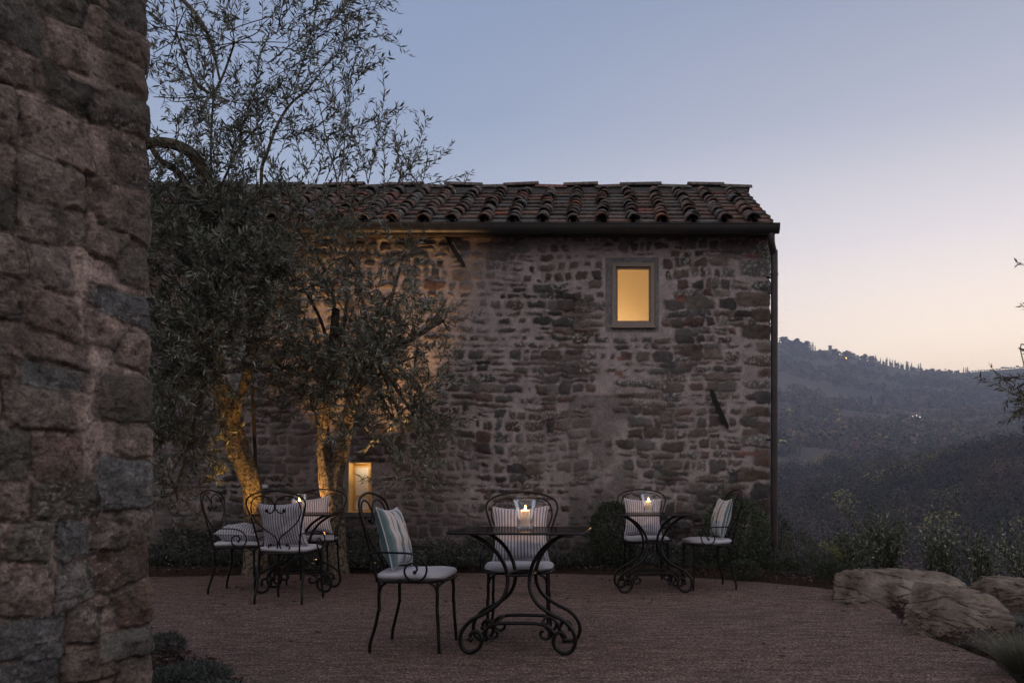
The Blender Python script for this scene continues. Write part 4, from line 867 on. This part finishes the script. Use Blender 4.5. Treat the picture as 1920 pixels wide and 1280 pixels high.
# candles in flared glasses
def candle_set(loc, where, e=1.0, hs=1.0):
    r_ = empty('hurricane_glass', loc); tag(r_, 'flared glass hurricane jar %s' % where, 'glass jar', 'hurricane jars on the tables')
    b = MB(); b.lathe([(0, .020), (.036, .020), (.040, .012), (.030, .004), (.048, .002), (.053, .012), (.046, .030), (.051, .075), (.062, .13), (.079, .180), (.084, .188)], 40); b.build('glass_wall', M['jar'], r_, angle=80)
    b = MB(); b.tube([((.083 * math.cos(2 * math.pi * k / 24)), .083 * math.sin(2 * math.pi * k / 24), .188) for k in range(24)], .0022, 6, closed=True, res=1); b.build('rim', M['jar'], r_)
    c_ = empty('candle', (loc[0], loc[1], loc[2] + .0215)); tag(c_, 'lit ivory pillar candle %s' % where, 'candle', 'lit candles on the tables')
    b = MB(); n = 28; b.lathe([(0, 0), (.030, 0), (.031, .004), (.031, .090), (.029, .097), (.024, .096), (.012, .090), (0, .088)], n); b.build('wax', M['wax'], c_)
    b = MB(); b.tube([(0, 0, .088), (.001, 0, .100)], .0012, 6, smooth=False); b.build('wick', M['wick'], c_)
    b = MB(); b.lathe([(0, .097), (.0045, .101), (.0065, .108), (.0055, .116), (.0028, .126), (0, .133)], 14); b.build('flame', M['flame'], c_)
    lamp('candle_light', (0, 0, .118), e, (1, .50, .20), .012, c_)
candle_set((at(985, 5.08).x, 5.08, Z0 + .756), 'on the front table', 4.0)
candle_set((at(1216, 7.78).x, 7.78, Z0 + .756), 'on the right hand table', 4.0)
candle_set((at(561, 7.85).x, 7.85, Z0 + .756), 'on the left table', 4.0)

# ------------------------------------------------------------------ boulders
def rock(c, size, rz, label, seed, cuts=13, sink=.08):
    r = np.random.default_rng(seed); n = 120; V = []
    u = np.linspace(0, 2 * math.pi, n * 2, endpoint=False); v_ = np.linspace(0, math.pi, n); UU, VV = np.meshgrid(u, v_)
    X = np.stack([np.sin(VV) * np.cos(UU), np.sin(VV) * np.sin(UU), np.cos(VV)], -1)
    p = 9.0; q = (np.abs(X) ** p).sum(-1, keepdims=True) ** (1 / p); X = X / q
    for _ in range(cuts):
        nn = r.normal(size=3); nn[2] = abs(nn[2]) * .7; nn /= np.linalg.norm(nn); d = r.uniform(.80, 1.12); t = (X @ nn) - d; X = X - np.where(t > 0, t, 0)[..., None] * nn
    S = np.array(size) / 2; W = X * S
    a, b_, c_ = W[..., 0] + seed, W[..., 1], W[..., 2]
    ds = (fbm(a + b_ * .3, c_ * 1.3 + b_, .22, seed, 5) - .5) * .028 + (fbm(a + b_, c_ * 1.5 + a * .5, .05, seed + 4, 4) - .5) * .012 - (1 - sstep(0, .06, np.abs(fbm(a + c_ * 2.5, b_ + c_, .16, seed + 14, 3) - .5))) * .010 - (1 - sstep(0, .035, np.abs(fbm(a, c_ * 2.4 + b_ * .7, .33, seed + 9, 3) - .5))) * .016
    W = W * (1 + ds[..., None] / (np.linalg.norm(W, axis=-1, keepdims=True) + .05) * 1.6)
    i = np.arange(n - 1)[:, None] * (2 * n) + np.arange(2 * n)[None]; j = np.arange(n - 1)[:, None] * (2 * n) + (np.arange(2 * n)[None] + 1) % (2 * n)
    Fc = np.stack([i.ravel(), j.ravel(), (j + 2 * n).ravel(), (i + 2 * n).ravel()], 1)
    o = mesh_np('boulder', W.reshape(-1, 3), Fc, M['rock'], smooth=True); o.location = (c[0], c[1], size[2] / 2 - sink); o.rotation_euler = (R(r.uniform(-3, 3)), R(r.uniform(-3, 3)), rz)
    o.data.set_sharp_from_angle(angle=R(38))
    return tag(o, label, 'boulder', 'boulders edging the terrace')
rock((2.72, 7.15), (1.12, .70, .40), R(-14), 'long flat topped boulder farthest from the camera', 2, sink=.13)
rock((2.52, 5.66), (.72, .56, .44), R(12), 'big blocky boulder with pale ledges at the gravel edge', 5, sink=.12)
rock((3.24, 6.02), (.56, .60, .40), R(30), 'brown boulder at the right edge beside the blocky one', 8, sink=.13)
rock((3.75, 7.0), (.95, .8, .36), R(-10), 'dark mossy boulder behind the others at the right edge', 12, sink=.15)

# ------------------------------------------------------------------ shrubs and plants
def bush(name, c, rad, nleaf, ls, cols, label, cat, group=None, stems=10, shell=.55, wr=.4, ragged=.25):
    root = empty(name, c); tag(root, label, cat, group); d = rng.normal(size=(nleaf, 3)); d /= np.linalg.norm(d, axis=1, keepdims=True)
    lump = 1 + (fbm(d[:, 0] * 2 + d[:, 2] + 5, d[:, 1] * 2 + 9, .9, int(abs(c[0]) * 10), 3) - .5) * 2 * ragged
    rr_ = (rng.random(nleaf) ** (1 / 3.) * (1 - shell) + shell) * lump; pos = d * np.array(rad) * rr_[:, None]; pos[:, 2] += rad[2]; keep = pos[:, 2] > .0; pos = pos[keep]; d = d[keep]
    ld = d * .6 + rng.normal(size=d.shape) * .6 + np.array([0, 0, .3]); n = len(pos); ln = rng.uniform(*ls, n)
    leaves_mesh('foliage', pos, ld, ln, ln * wr, cols(n), root)
    b = MB()
    for k in range(stems):
        e = Vector(rng.normal(size=3)); e.z = abs(e.z) + .5; e.normalize(); e = Vector((e.x * rad[0], e.y * rad[1], rad[2] + e.z * rad[2] * .7)); b.tube([(0, 0, -.05), tuple(e * .4 + Vector((0, 0, .05))), tuple(e * .9)], [.012, .008, .003], 5, res=3)
    b.build('stems', M['rope'], root); return root
box = lambda n: leafcols(n, (.022, .034, .018), (.050, .062, .034), (.10, .12, .075), .08)
bush('round_bush', (P(1150, 1060, 9.45).x, 9.45, .0), (.31, .30, .42), 6500, (.022, .038), box, 'dark clipped round bush left of the right hand table', 'bush', 'round bushes at the house wall', wr=.55, ragged=.16)
bush('round_bush', (P(1378, 1060, 9.35).x, 9.35, .0), (.42, .36, .44), 9000, (.022, .040), lambda n: leafcols(n, (.028, .044, .022), (.065, .085, .045), (.14, .16, .11), .12), 'wide glossy round bush near the downpipe', 'bush', 'round bushes at the house wall', wr=.55, ragged=.20)
bush('round_bush', (P(1462, 1060, 10.6).x, 10.6, -.1), (.16, .2, .36), 1500, (.022, .040), box, 'narrow bush peeking out behind the downpipe', 'bush', wr=.55)
def stem_shrub(c, h, wdt, ns, label, cols, ls=(.035, .055), gap=.028, group='young shrubs at the terrace edge'):
    root = empty('young_shrub', c); tag(root, label, 'shrub', group); T = Tree()
    for k in range(ns):
        a = rng.uniform(0, 6.28); q = rng.random() ** .7; d = np.array([math.cos(a) * wdt * q, math.sin(a) * wdt * q, h * rng.uniform(.8, 1.1)]); T.shoot((rng.normal() * .05, rng.normal() * .05, 0), d, float(np.linalg.norm(d)) * rng.uniform(.65, 1.05), r=.005, leafgap=gap, up=.25, wig=.14, start=.12, side=.30)
    T.wood.build('stems', M['rope'], root); P_ = np.concatenate(T.P); D_ = np.concatenate(T.D); n = len(P_); ln = rng.uniform(*ls, n); leaves_mesh('foliage', P_, D_, ln, ln * .42, cols(n), root)
shc = lambda n: leafcols(n, (.06, .075, .045), (.12, .135, .085), (.30, .32, .25), .18)
for (px, pyt, D, wd, ns, lab) in [(1580, 985, 8.9, .22, 22, 'sparse young shrub nearest the downpipe, above the long boulder'), (1668, 966, 8.6, .34, 46, 'fullest leafy shrub standing behind the long boulder'), (1612, 1000, 8.4, .22, 24, 'low leafy shrub between the sparse one and the fullest one'), (1762, 985, 8.0, .26, 38, 'upright shrub with arching tips behind the gap of the boulders'), (1840, 1008, 7.8, .18, 24, 'small upright shrub left of the mossy boulder'), (1925, 975, 8.8, .3, 26, 'shrub cut off by the right edge of the picture')]:
    x = (px - PX) / F * D; zg = float(terr(x, D)); h = (CH + (PY - pyt) / F * D - zg) * 1.12; stem_shrub((x, D, zg - .02), h, wd, ns, lab, shc)
def tuft(name, c, n, h, spread, cols, label, cat, group=None, wr=.05, droop=.5):
    """a clump of long arching blades"""
    root_n = n; a = rng.uniform(0, 6.28, n); q = rng.random(n) ** .6 * spread; base = np.stack([np.cos(a) * q * .25, np.sin(a) * q * .25, np.zeros(n)], 1); d0 = np.stack([np.cos(a) * q, np.sin(a) * q, np.ones(n) * h], 1); ln = np.linalg.norm(d0, axis=1) * rng.uniform(.6, 1.1, n); d0 /= np.linalg.norm(d0, axis=1, keepdims=True)
    side = np.stack([-np.sin(a), np.cos(a), np.zeros(n)], 1); K = 5; VV = []; w_ = h * wr
    for k in range(K):
        t = k / (K - 1); p_ = base + d0 * (ln * t)[:, None] + np.stack([np.cos(a), np.sin(a), -np.ones(n) * .8], 1) * (ln * droop * t * t * .5)[:, None]; ww = w_ * (1 - t * .92); VV += [p_ + side * ww, p_ - side * ww]
    V = np.stack(VV, 1).reshape(-1, 3); b_ = np.arange(n)[:, None] * (2 * K); Fc = np.concatenate([b_ + np.array([[2 * k, 2 * k + 1, 2 * k + 3, 2 * k + 2]]) for k in range(K - 1)], 0)
    o = mesh_np(name, V, Fc, M['leaf'], colors=np.repeat(cols(n), 2 * K, axis=0)); o.location = c; return tag(o, label, cat, group)
gcol = lambda n: leafcols(n, (.03, .042, .024), (.065, .075, .045), (.12, .13, .10), .1)
scol = lambda n: leafcols(n, (.085, .095, .085), (.15, .165, .15), None, 0)
names = ['left of the leftmost chair', 'behind the leftmost chair', 'under the golden lit trunk', 'behind the left table', 'right of the left table', 'at the foot of the forked olive', 'below the low lit window', 'behind the teal pillow chair', 'between the front chairs at the wall', 'left of the centre chair', 'behind the centre chair', 'right of the centre chair', 'before the left round bush', 'between the two round bushes', 'before the wide round bush', 'beside the downpipe']
for k, px in enumerate([318, 372, 430, 500, 560, 622, 690, 742, 805, 860, 930, 1035, 1095, 1250, 1330, 1420]):
    D = 9.42 + rng.uniform(-.08, .12) - (.35 if px > 1280 else 0); tuft('strappy_plant', ((px - PX) / F * D, D, .06), 90, .20 + rng.uniform(-.03, .06), .24, gcol, 'clump of strappy leaves ' + names[k], 'plant', 'strappy plants along the house wall', wr=.03, droop=.9)
# grey-green ground cover along the wall foot: nobody could count it
pos = []; n = 26000; X = rng.uniform(-6.2, 2.3, n); Y = rng.uniform(9.3, 9.95, n); hh = .10 + .34 * sstep(.3, .65, fbm(X, Y, .45, 201)) * sstep(9.35, 9.75, Y) * (1 - .6 * sstep(.2, .8, X)); Z = .05 + hh * rng.random(n) ** .6; D_ = rng.normal(size=(n, 3)) * .6 + np.array([0, -.2, .8]); ln = rng.uniform(.025, .05, n)
tag(leaves_mesh('ground_cover', np.stack([X, Y, Z], 1), D_, ln, ln * .45, leafcols(n, (.030, .040, .030), (.062, .074, .058), (.15, .165, .145), .10)), 'low dark ground cover growing along the foot of the farmhouse wall', 'ground cover', kind='stuff')
# fallen leaves and bark chips on the beds
n = 15000; X = rng.uniform(-6, 3.3, n); Y = rng.uniform(6.8, 9.9, n); k_ = (Y > ey(X) + .0); X = X[k_]; Y = Y[k_]; n = len(X); ln = rng.uniform(.02, .05, n); D_ = rng.normal(size=(n, 3)) * np.array([1, 1, .25])
X2 = rng.uniform(2.0, 3.3, 5000); Y2 = rng.uniform(3.2, 7, 5000); k2 = X2 > rx(Y2) + .03; X2 = X2[k2]; Y2 = Y2[k2]; X3 = rng.uniform(-3.4, -1.3, 5000); Y3 = rng.uniform(3.3, 5.3, 5000); k3 = X3 < lx(Y3) - .02; X3 = X3[k3]; Y3 = Y3[k3]
XX = np.concatenate([X, X2, X3]); YY = np.concatenate([Y, Y2, Y3]); n = len(XX); ln = rng.uniform(.02, .05, n); D_ = rng.normal(size=(n, 3)) * np.array([1, 1, .25]); ZZ = .075 + rng.uniform(-.015, .02, n)
ZZ = ZZ - .065 * sstep(2.85, 3.4, XX) - .06 * (YY < 6.8) * 0.3
tag(leaves_mesh('bark_mulch', np.stack([XX, YY, ZZ], 1), D_, ln, ln * .45, leafcols(n, (.045, .026, .020), (.11, .062, .045), (.16, .12, .09), .08)), 'reddish bark chips and fallen leaves on the planting beds', 'mulch', kind='stuff')
n = 420; X = rng.uniform(-4.5, 2.3, n); Y = 4.0 + 5.2 * rng.random(n) ** .7; k_ = (Y < ey(X) - .05) & (X < np.where(Y < 7.1, rx(Y), 9) - .05) & (X > -1.3 - (Y - 3.6) * .8); X, Y = X[k_], Y[k_]; n = len(X); ln = rng.uniform(.03, .06, n)
tag(leaves_mesh('fallen_leaves', np.stack([X, Y, np.full(n, .009)], 1), rng.normal(size=(n, 3)) * np.array([1, 1, .12]), ln, ln * .3, leafcols(n, (.05, .035, .025), (.14, .10, .07), (.20, .18, .13), .2)), 'fallen olive leaves lying scattered over the gravel terrace', 'leaves', kind='stuff')
# small plants around the terrace edge at the right
for (px, D, nm, sz, cc, lab, nn) in [(1470, 8.7, 'low_plant', (.16, .14, .10), box, 'dark cushion plant at the foot of the downpipe', 1400), (1500, 9.0, 'low_plant', (.22, .2, .24), lambda n: leafcols(n, (.06, .065, .045), (.10, .10, .075)), 'dull green lavender mound right of the downpipe', 2200), (1535, 8.5, 'low_plant', (.20, .18, .17), lambda n: leafcols(n, (.05, .06, .05), (.09, .10, .085)), 'grey green mound beside the lavender', 2000), (1558, 8.2, 'low_plant', (.16, .15, .12), box, 'dark cushion plant against the long boulder', 1500), (1395, 8.55, 'low_plant', (.17, .14, .10), box, 'dark cushion plant below the rightmost chair', 1300)]:
    bush(nm, ((px - PX) / F * D, D, .02), sz, nn, (.02, .045), cc, lab, 'plant', 'low plants by the downpipe', stems=4, wr=.28, ragged=.3)
bush('low_plant', ((1556 - PX) / F * 8.75, 8.75, .05), (.20, .12, .17), 700, (.02, .04), lambda n: leafcols(n, (.16, .17, .05), (.25, .25, .08)), 'small yellow flowering plant above the long boulder', 'plant', stems=6, wr=.4, ragged=.5, shell=.3)
for (px, py, n, lab) in [(1512, 1088, 34, 'silvery rosette plant at the edge of the gravel'), (1553, 1094, 22, 'small silvery rosette touching the long boulder')]:
    g_ = G(px, py); tuft('silver_rosette', (g_.x, g_.y, .07), n, .11, .26, lambda n: leafcols(n, (.17, .19, .17), (.26, .28, .26)), lab, 'plant', 'silvery rosettes', wr=.10, droop=.9)
for (px, py, lab) in [(1588, 1132, 'small weed clump at the left foot of the long boulder'), (1712, 1172, 'small weed clump in the gap between the two front boulders'), (1800, 1212, 'small weed clump at the front foot of the blocky boulder'), (1870, 1200, 'small weed clump right of the blocky boulder')]:
    g_ = G(px, py); tuft('weed_clump', (g_.x, g_.y, .0), 60, .07, .12, gcol, lab, 'plant', 'weeds around the boulders', wr=.035, droop=.8)
g_ = G(1912, 1268); tuft('ornamental_grass', (g_.x + .02, g_.y, .02), 1500, .30, .26, lambda n: leafcols(n, (.075, .085, .055), (.14, .14, .09)), 'fine feathery grass clump in the bottom right corner', 'grass', wr=.004, droop=.6)
g_ = G(1895, 1185); tuft('ornamental_grass', (g_.x + .1, g_.y, .03), 500, .16, .22, lambda n: leafcols(n, (.09, .10, .09), (.15, .155, .13)), 'low grey grass clump under the brown boulder', 'grass', wr=.006, droop=.7)
for (px, py, sz, nn, lab) in [(306, 1232, (.12, .12, .07), 2000, 'grey lavender mound against the near wall corner'), (368, 1292, (.17, .14, .065), 2600, 'low silvery lavender mound in the bottom left bed'), (316, 1310, (.15, .14, .07), 2400, 'lavender mound cut off by the bottom left edge'), (415, 1325, (.13, .10, .055), 1500, 'smallest lavender mound near the gravel at the bottom left')]:
    g_ = G(px, py); bush('lavender_mound', (g_.x, g_.y, .0), sz, nn, (.018, .04), lambda n: leafcols(n, (.045, .055, .045), (.085, .098, .085), (.15, .165, .155), .2), lab, 'plant', 'lavender mounds in the near bed', stems=3, wr=.16, ragged=.3, shell=.5)

# ------------------------------------------------------------------ far woods, hill, houses
def tufts_mass(name, pts, sizes, cols, nface, label, cat, elong=1.0, flat=.30):
    """tree crowns as clouds of small leaf-clump faces, merged: a far wood seen as one mass"""
    m = len(pts); d = rng.normal(size=(m, nface, 3)); d /= np.linalg.norm(d, axis=2, keepdims=True); rr_ = rng.random((m, nface, 1)) ** .13
    lob = 1 + .30 * np.sin(d[..., :1] * 4 + rng.random((m, 1, 1)) * 6) * np.cos(d[..., 1:2] * 3.5 + rng.random((m, 1, 1)) * 6)
    p = d * rr_ * lob * sizes[:, None, None] * np.array([1, 1, elong]); p[..., 2] += sizes[:, None] * elong * .8; p += pts[:, None, :]
    s = (sizes[:, None] * flat * rng.uniform(.6, 1.3, (m, nface)))[..., None]; a = d + rng.normal(size=d.shape) * .28; a /= np.linalg.norm(a, axis=2, keepdims=True); r1 = np.cross(a, rng.normal(size=d.shape)); r1 /= np.linalg.norm(r1, axis=2, keepdims=True); r2 = np.cross(a, r1)
    v_ = np.stack([p + r1 * s, p + r2 * s * .8, p - r1 * s * .9, p - r2 * s], 2).reshape(-1, 3); f = np.arange(m * nface * 4).reshape(-1, 4)
    c = np.repeat(cols[:, None, :] * rng.uniform(.6, 1.45, (m, 1, 1)), nface, 1) * (1 + (rng.random((m, nface, 1)) - .5) * .35); c = np.repeat(c.reshape(-1, 3), 4, axis=0)
    o = mesh_np(name, v_, f, M['far'], colors=c); return tag(o, label, cat, kind='stuff')
def sector(n, y0, y1, p0=1190, p1=2080, pw=1.0):
    Y = y0 + (y1 - y0) * rng.random(n) ** pw; px = rng.uniform(p0, p1, n); X = (px - PX) / F * Y; return X, Y
palw = np.array([(.078, .050, .032), (.044, .039, .026), (.020, .027, .017), (.080, .050, .033), (.054, .048, .024), (.24, .22, .06), (.045, .045, .035)])
def woods(n, y0, y1, size, nface, name, label, pw=1.0, yellow=.05, seed=300, dens=None, flat=.2):
    X, Y = sector(n, y0, y1, pw=pw)
    if dens is not None: k = dens(X, Y); X, Y = X[k], Y[k]
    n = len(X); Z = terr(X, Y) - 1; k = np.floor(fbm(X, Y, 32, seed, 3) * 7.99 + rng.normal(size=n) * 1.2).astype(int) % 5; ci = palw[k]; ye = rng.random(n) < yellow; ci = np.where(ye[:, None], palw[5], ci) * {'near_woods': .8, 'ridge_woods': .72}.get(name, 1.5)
    tufts_mass(name, np.stack([X, Y, Z], 1), rng.uniform(*size, n), ci, nface, label, 'woodland', elong=1.15, flat=flat)
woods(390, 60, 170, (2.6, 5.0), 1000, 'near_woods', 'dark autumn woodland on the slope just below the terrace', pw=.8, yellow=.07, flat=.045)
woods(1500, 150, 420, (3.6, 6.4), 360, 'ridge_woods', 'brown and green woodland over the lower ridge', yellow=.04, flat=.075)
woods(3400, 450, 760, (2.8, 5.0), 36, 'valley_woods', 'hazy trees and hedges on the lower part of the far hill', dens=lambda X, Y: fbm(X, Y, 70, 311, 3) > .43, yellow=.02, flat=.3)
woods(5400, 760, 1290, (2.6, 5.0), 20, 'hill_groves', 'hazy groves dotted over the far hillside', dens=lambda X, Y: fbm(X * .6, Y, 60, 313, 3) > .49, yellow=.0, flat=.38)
# terrace lines of the far vineyards
# skyline trees one can tell apart
def cyp_mesh(name, kind, seed):
    r = np.random.default_rng(seed); n = 150; t = r.random(n)
    if kind == 'cypress': z = t * 13; rad = 1.5 * np.sin(np.clip((t * .92 + .06), 0, 1) * math.pi) ** .7 * (1 - t * .45); s = .62
    elif kind == 'pine': z = 4.2 + t * 2.8; rad = 3.4 * np.sqrt(np.clip(1 - ((t - .4) / .7) ** 2, 0, 1)); s = .75
    else: z = 1 + t * 7; rad = 3.6 * np.sin(np.clip(t * .9 + .08, 0, 1) * math.pi) ** .6; s = .9
    a = r.random(n) * 6.28; q = r.random(n) ** .4 * rad; p = np.stack([np.cos(a) * q, np.sin(a) * q, z], 1); d1_ = r.normal(size=(n, 3)); d1_ /= np.linalg.norm(d1_, axis=1, keepdims=True); d2_ = np.cross(d1_, r.normal(size=(n, 3))); d2_ /= np.linalg.norm(d2_, axis=1, keepdims=True)
    V = np.stack([p + d1_ * s, p + d2_ * s, p - d1_ * s, p - d2_ * s], 1).reshape(-1, 3); f = np.arange(n * 4).reshape(-1, 4)
    return V, f
def skytree(name, kind, seed, label, cat, group):
    root = empty(name); tag(root, label, cat, group); V, f = cyp_mesh(name, kind, seed)
    mesh_np('crown', V, f, M['far'], root, colors=np.tile([.030, .036, .028], (len(V), 1)))
    b = MB(); b.tube([(0, 0, -1), (0, 0, 5)], .3, 6, smooth=False); b.build('trunk', M['rope'], root); return root
ky = {'cypress': ('ridge_cypress', 'cypress'), 'pine': ('ridge_pine', 'pine'), 'round': ('ridge_tree', 'tree')}
proto = {}
def on_ridge(kind, px, sc_=1.0, Y=1290., dz=0, lab=None, grp=None):
    key = kind
    if key not in proto: o = skytree(ky[kind][0], kind, 400 + len(proto), lab, ky[kind][1], grp); proto[key] = o
    else: o = copy_tree(proto[key]); o['label'] = lab; o['group'] = grp
    x = (px - PX) / F * Y; o.location = (x, Y, float(terr(x, Y)) - .6 + dz); o.scale = (sc_ * random.uniform(.9, 1.15), sc_, sc_ * random.uniform(.85, 1.15)); o.rotation_euler = (0, 0, random.uniform(0, 6))
GCY, GRT, GPI = 'dark cypresses along the far skyline', 'round trees along the far skyline', 'row of small pines at the right of the skyline'
LC, LR, LP = 'small dark cypress silhouetted on the far skyline', 'round dark tree on the far skyline', 'small pine of the even row at the right of the skyline'
for px in [1520, 1524, 1528, 1642, 1645, 1650, 1655, 1661, 1664, 1668, 1674, 1678, 1684, 1690, 1694, 1699, 1703, 1706, 1709, 1725, 1722, 1806, 1811, 1814]: on_ridge('cypress', px + random.uniform(-1, 1), random.choice([.75, .95, 1.1]), lab=LC, grp=GCY)
for px in list(range(1466, 1516, 6)) + list(range(1560, 1642, 7)) + [1585, 1648, 1657, 1670, 1680, 1690, 1700, 1712, 1716, 1720, 1728] + list(range(1738, 1800, 6)): on_ridge('round', px + random.uniform(-2, 2), (1.6 if px < 1516 else 1.35 if px < 1640 else .95) * random.uniform(.8, 1.15), dz=-1.0, lab=LR, grp=GRT)
for px in [1818 + 5.6 * k for k in range(19)]: on_ridge('pine', px, .5 if px < 1876 else random.uniform(.5, .8), lab=LP, grp=GPI)
# castle tower on the ridge
def far_at(px, Y): x = (px - PX) / F * Y; return x, Y, float(terr(x, Y))
x, y, z = far_at(1556.5, 1285); r_ = empty('castle_tower', (x, y, z)); tag(r_, 'small square crenellated tower on the far ridge', 'tower')
b = MB(); b.box(-2.2, 2.2, -2.2, 2.2, -2, 13); b.box(-2.6, 2.6, -2.6, 2.6, 13, 14); b.build('tower_wall', M['farhouse'], r_, smooth=False)
b = MB()
for sx_ in (-2.1, 0, 2.1):
    for sy_ in (-2.1, 2.1): b.box(sx_ - .45, sx_ + .45, sy_ - .4, sy_ + .4, 14, 15.2)
b.build('battlement', M['farhouse'], r_, smooth=False)
b = MB(); b.box(-18, -3, -4, 4, -3, 5.2); r2_ = b.build('hall', M['farhouse'], r_, smooth=False); b = MB(); b.add([(-18.5, -4.5, 5.2), (-2.6, -4.5, 5.2), (-2.6, 4.5, 5.2), (-18.5, 4.5, 5.2), (-18.5, 0, 7.4), (-2.6, 0, 7.4)], [(0, 1, 5, 4), (2, 3, 4, 5), (0, 4, 3), (1, 2, 5), (3, 2, 1, 0)]); b.build('roof', M['farroof'], r2_, smooth=False)
x, y, z = far_at(1586.5, 1240); r_ = empty('street_lamp', (x, y, z)); tag(r_, 'orange lamp glowing just below the far ridge', 'lamp'); b = MB(); b.tube([(0, 0, 0), (0, 0, 6)], .12, 6, smooth=False); b.build('post', M['iron'], r_); b = MB(); b.ball((0, 0, 6.3), .9, 8); b.build('lamp_globe', M['farlamp2'], r_)
# farmhouses in the valley
def far_house(px, py, W_, H_, Dp, label, lights=()):
    # find the distance at which the hillside shows at this height
    best = min(np.arange(520, 1250, 5.), key=lambda Y: abs((PY - py) / F - (float(terr((px - PX) / F * Y, Y)) - CH) / Y)); x, y, z = far_at(px, float(best)); r_ = empty('distant_farmhouse', (x, y, z)); tag(r_, label, 'house', 'lit farmhouses on the far hillside')
    b = MB(); b.box(-W_ / 2, W_ / 2, -Dp / 2, Dp / 2, -3, H_); b.build('wall', M['farhouse'], r_, smooth=False)
    b = MB(); b.add([(-W_ / 2 - .4, -Dp / 2 - .4, H_), (W_ / 2 + .4, -Dp / 2 - .4, H_), (W_ / 2 + .4, Dp / 2 + .4, H_), (-W_ / 2 - .4, Dp / 2 + .4, H_), (-W_ / 2 - .4, 0, H_ + 1.8), (W_ / 2 + .4, 0, H_ + 1.8)], [(0, 1, 5, 4), (2, 3, 4, 5), (0, 4, 3), (1, 2, 5), (3, 2, 1, 0)]); b.build('roof', M['farroof'], r_, smooth=False)
    for (lx_, lz_) in lights: b = MB(); b.box(lx_ - .38, lx_ + .38, -Dp / 2 - .12, -Dp / 2 + .05, lz_ - .4, lz_ + .4); b.build('lit_window', M['farlamp'], r_, smooth=False)
far_house(1676, 779, 12, 5, 7, 'leftmost far farmhouse, long and pale', ((-4, 1), ))
far_house(1698, 781, 9, 4.5, 7, 'far farmhouse second from the left with a lit window', ((2, 1.5), ))
far_house(1715, 784, 10, 4.5, 7, 'far farmhouse with the brightest row of lit windows', ((-3.5, 1.5), (0.5, 2.5), (4, 1)))
far_house(1753, 776, 8, 4.5, 7, 'far farmhouse standing alone with one bright window', ((0, 2.5), ))
far_house(1790, 778, 13, 4, 7, 'rightmost far farmhouse, low and wide', ((-4, 1.5), (2, 1.5)))
for px in (1633, 1656, 1741, 1744):
    Y = 860.; x = (px - PX) / F * Y; on_ridge('cypress', px, 1.3, Y=880., lab={1633: 'hazy cypress farthest left of the far farmhouses', 1656: 'hazy cypress just left of the leftmost far farmhouse', 1741: 'left one of two touching cypresses before the lone far farmhouse', 1744: 'right one of two touching cypresses before the lone far farmhouse'}[px], grp='cypresses by the far farmhouses')

# ------------------------------------------------------------------ air
HZ = 1
if HZ:
    m = bpy.data.materials.new('evening_haze'); m.use_nodes = True; t = m.node_tree; t.nodes.clear(); o = t.nodes.new('ShaderNodeOutputMaterial'); pv = t.nodes.new('ShaderNodeVolumePrincipled')
    pv.inputs['Color'].default_value = (.72, .80, 1.0, 1); pv.inputs['Density'].default_value = .0004; pv.inputs['Anisotropy'].default_value = .2; t.links.new(pv.outputs[0], o.inputs['Volume'])
    b = MB(); b.box(-2600, 3600, -450, 4600, -600, 330); hz = b.build('haze', m, smooth=False); tag(hz, kind='stuff'); hz['label'] = 'thin blue evening haze over the valley'; hz['category'] = 'haze'
print('LEAVES', n1, n2)
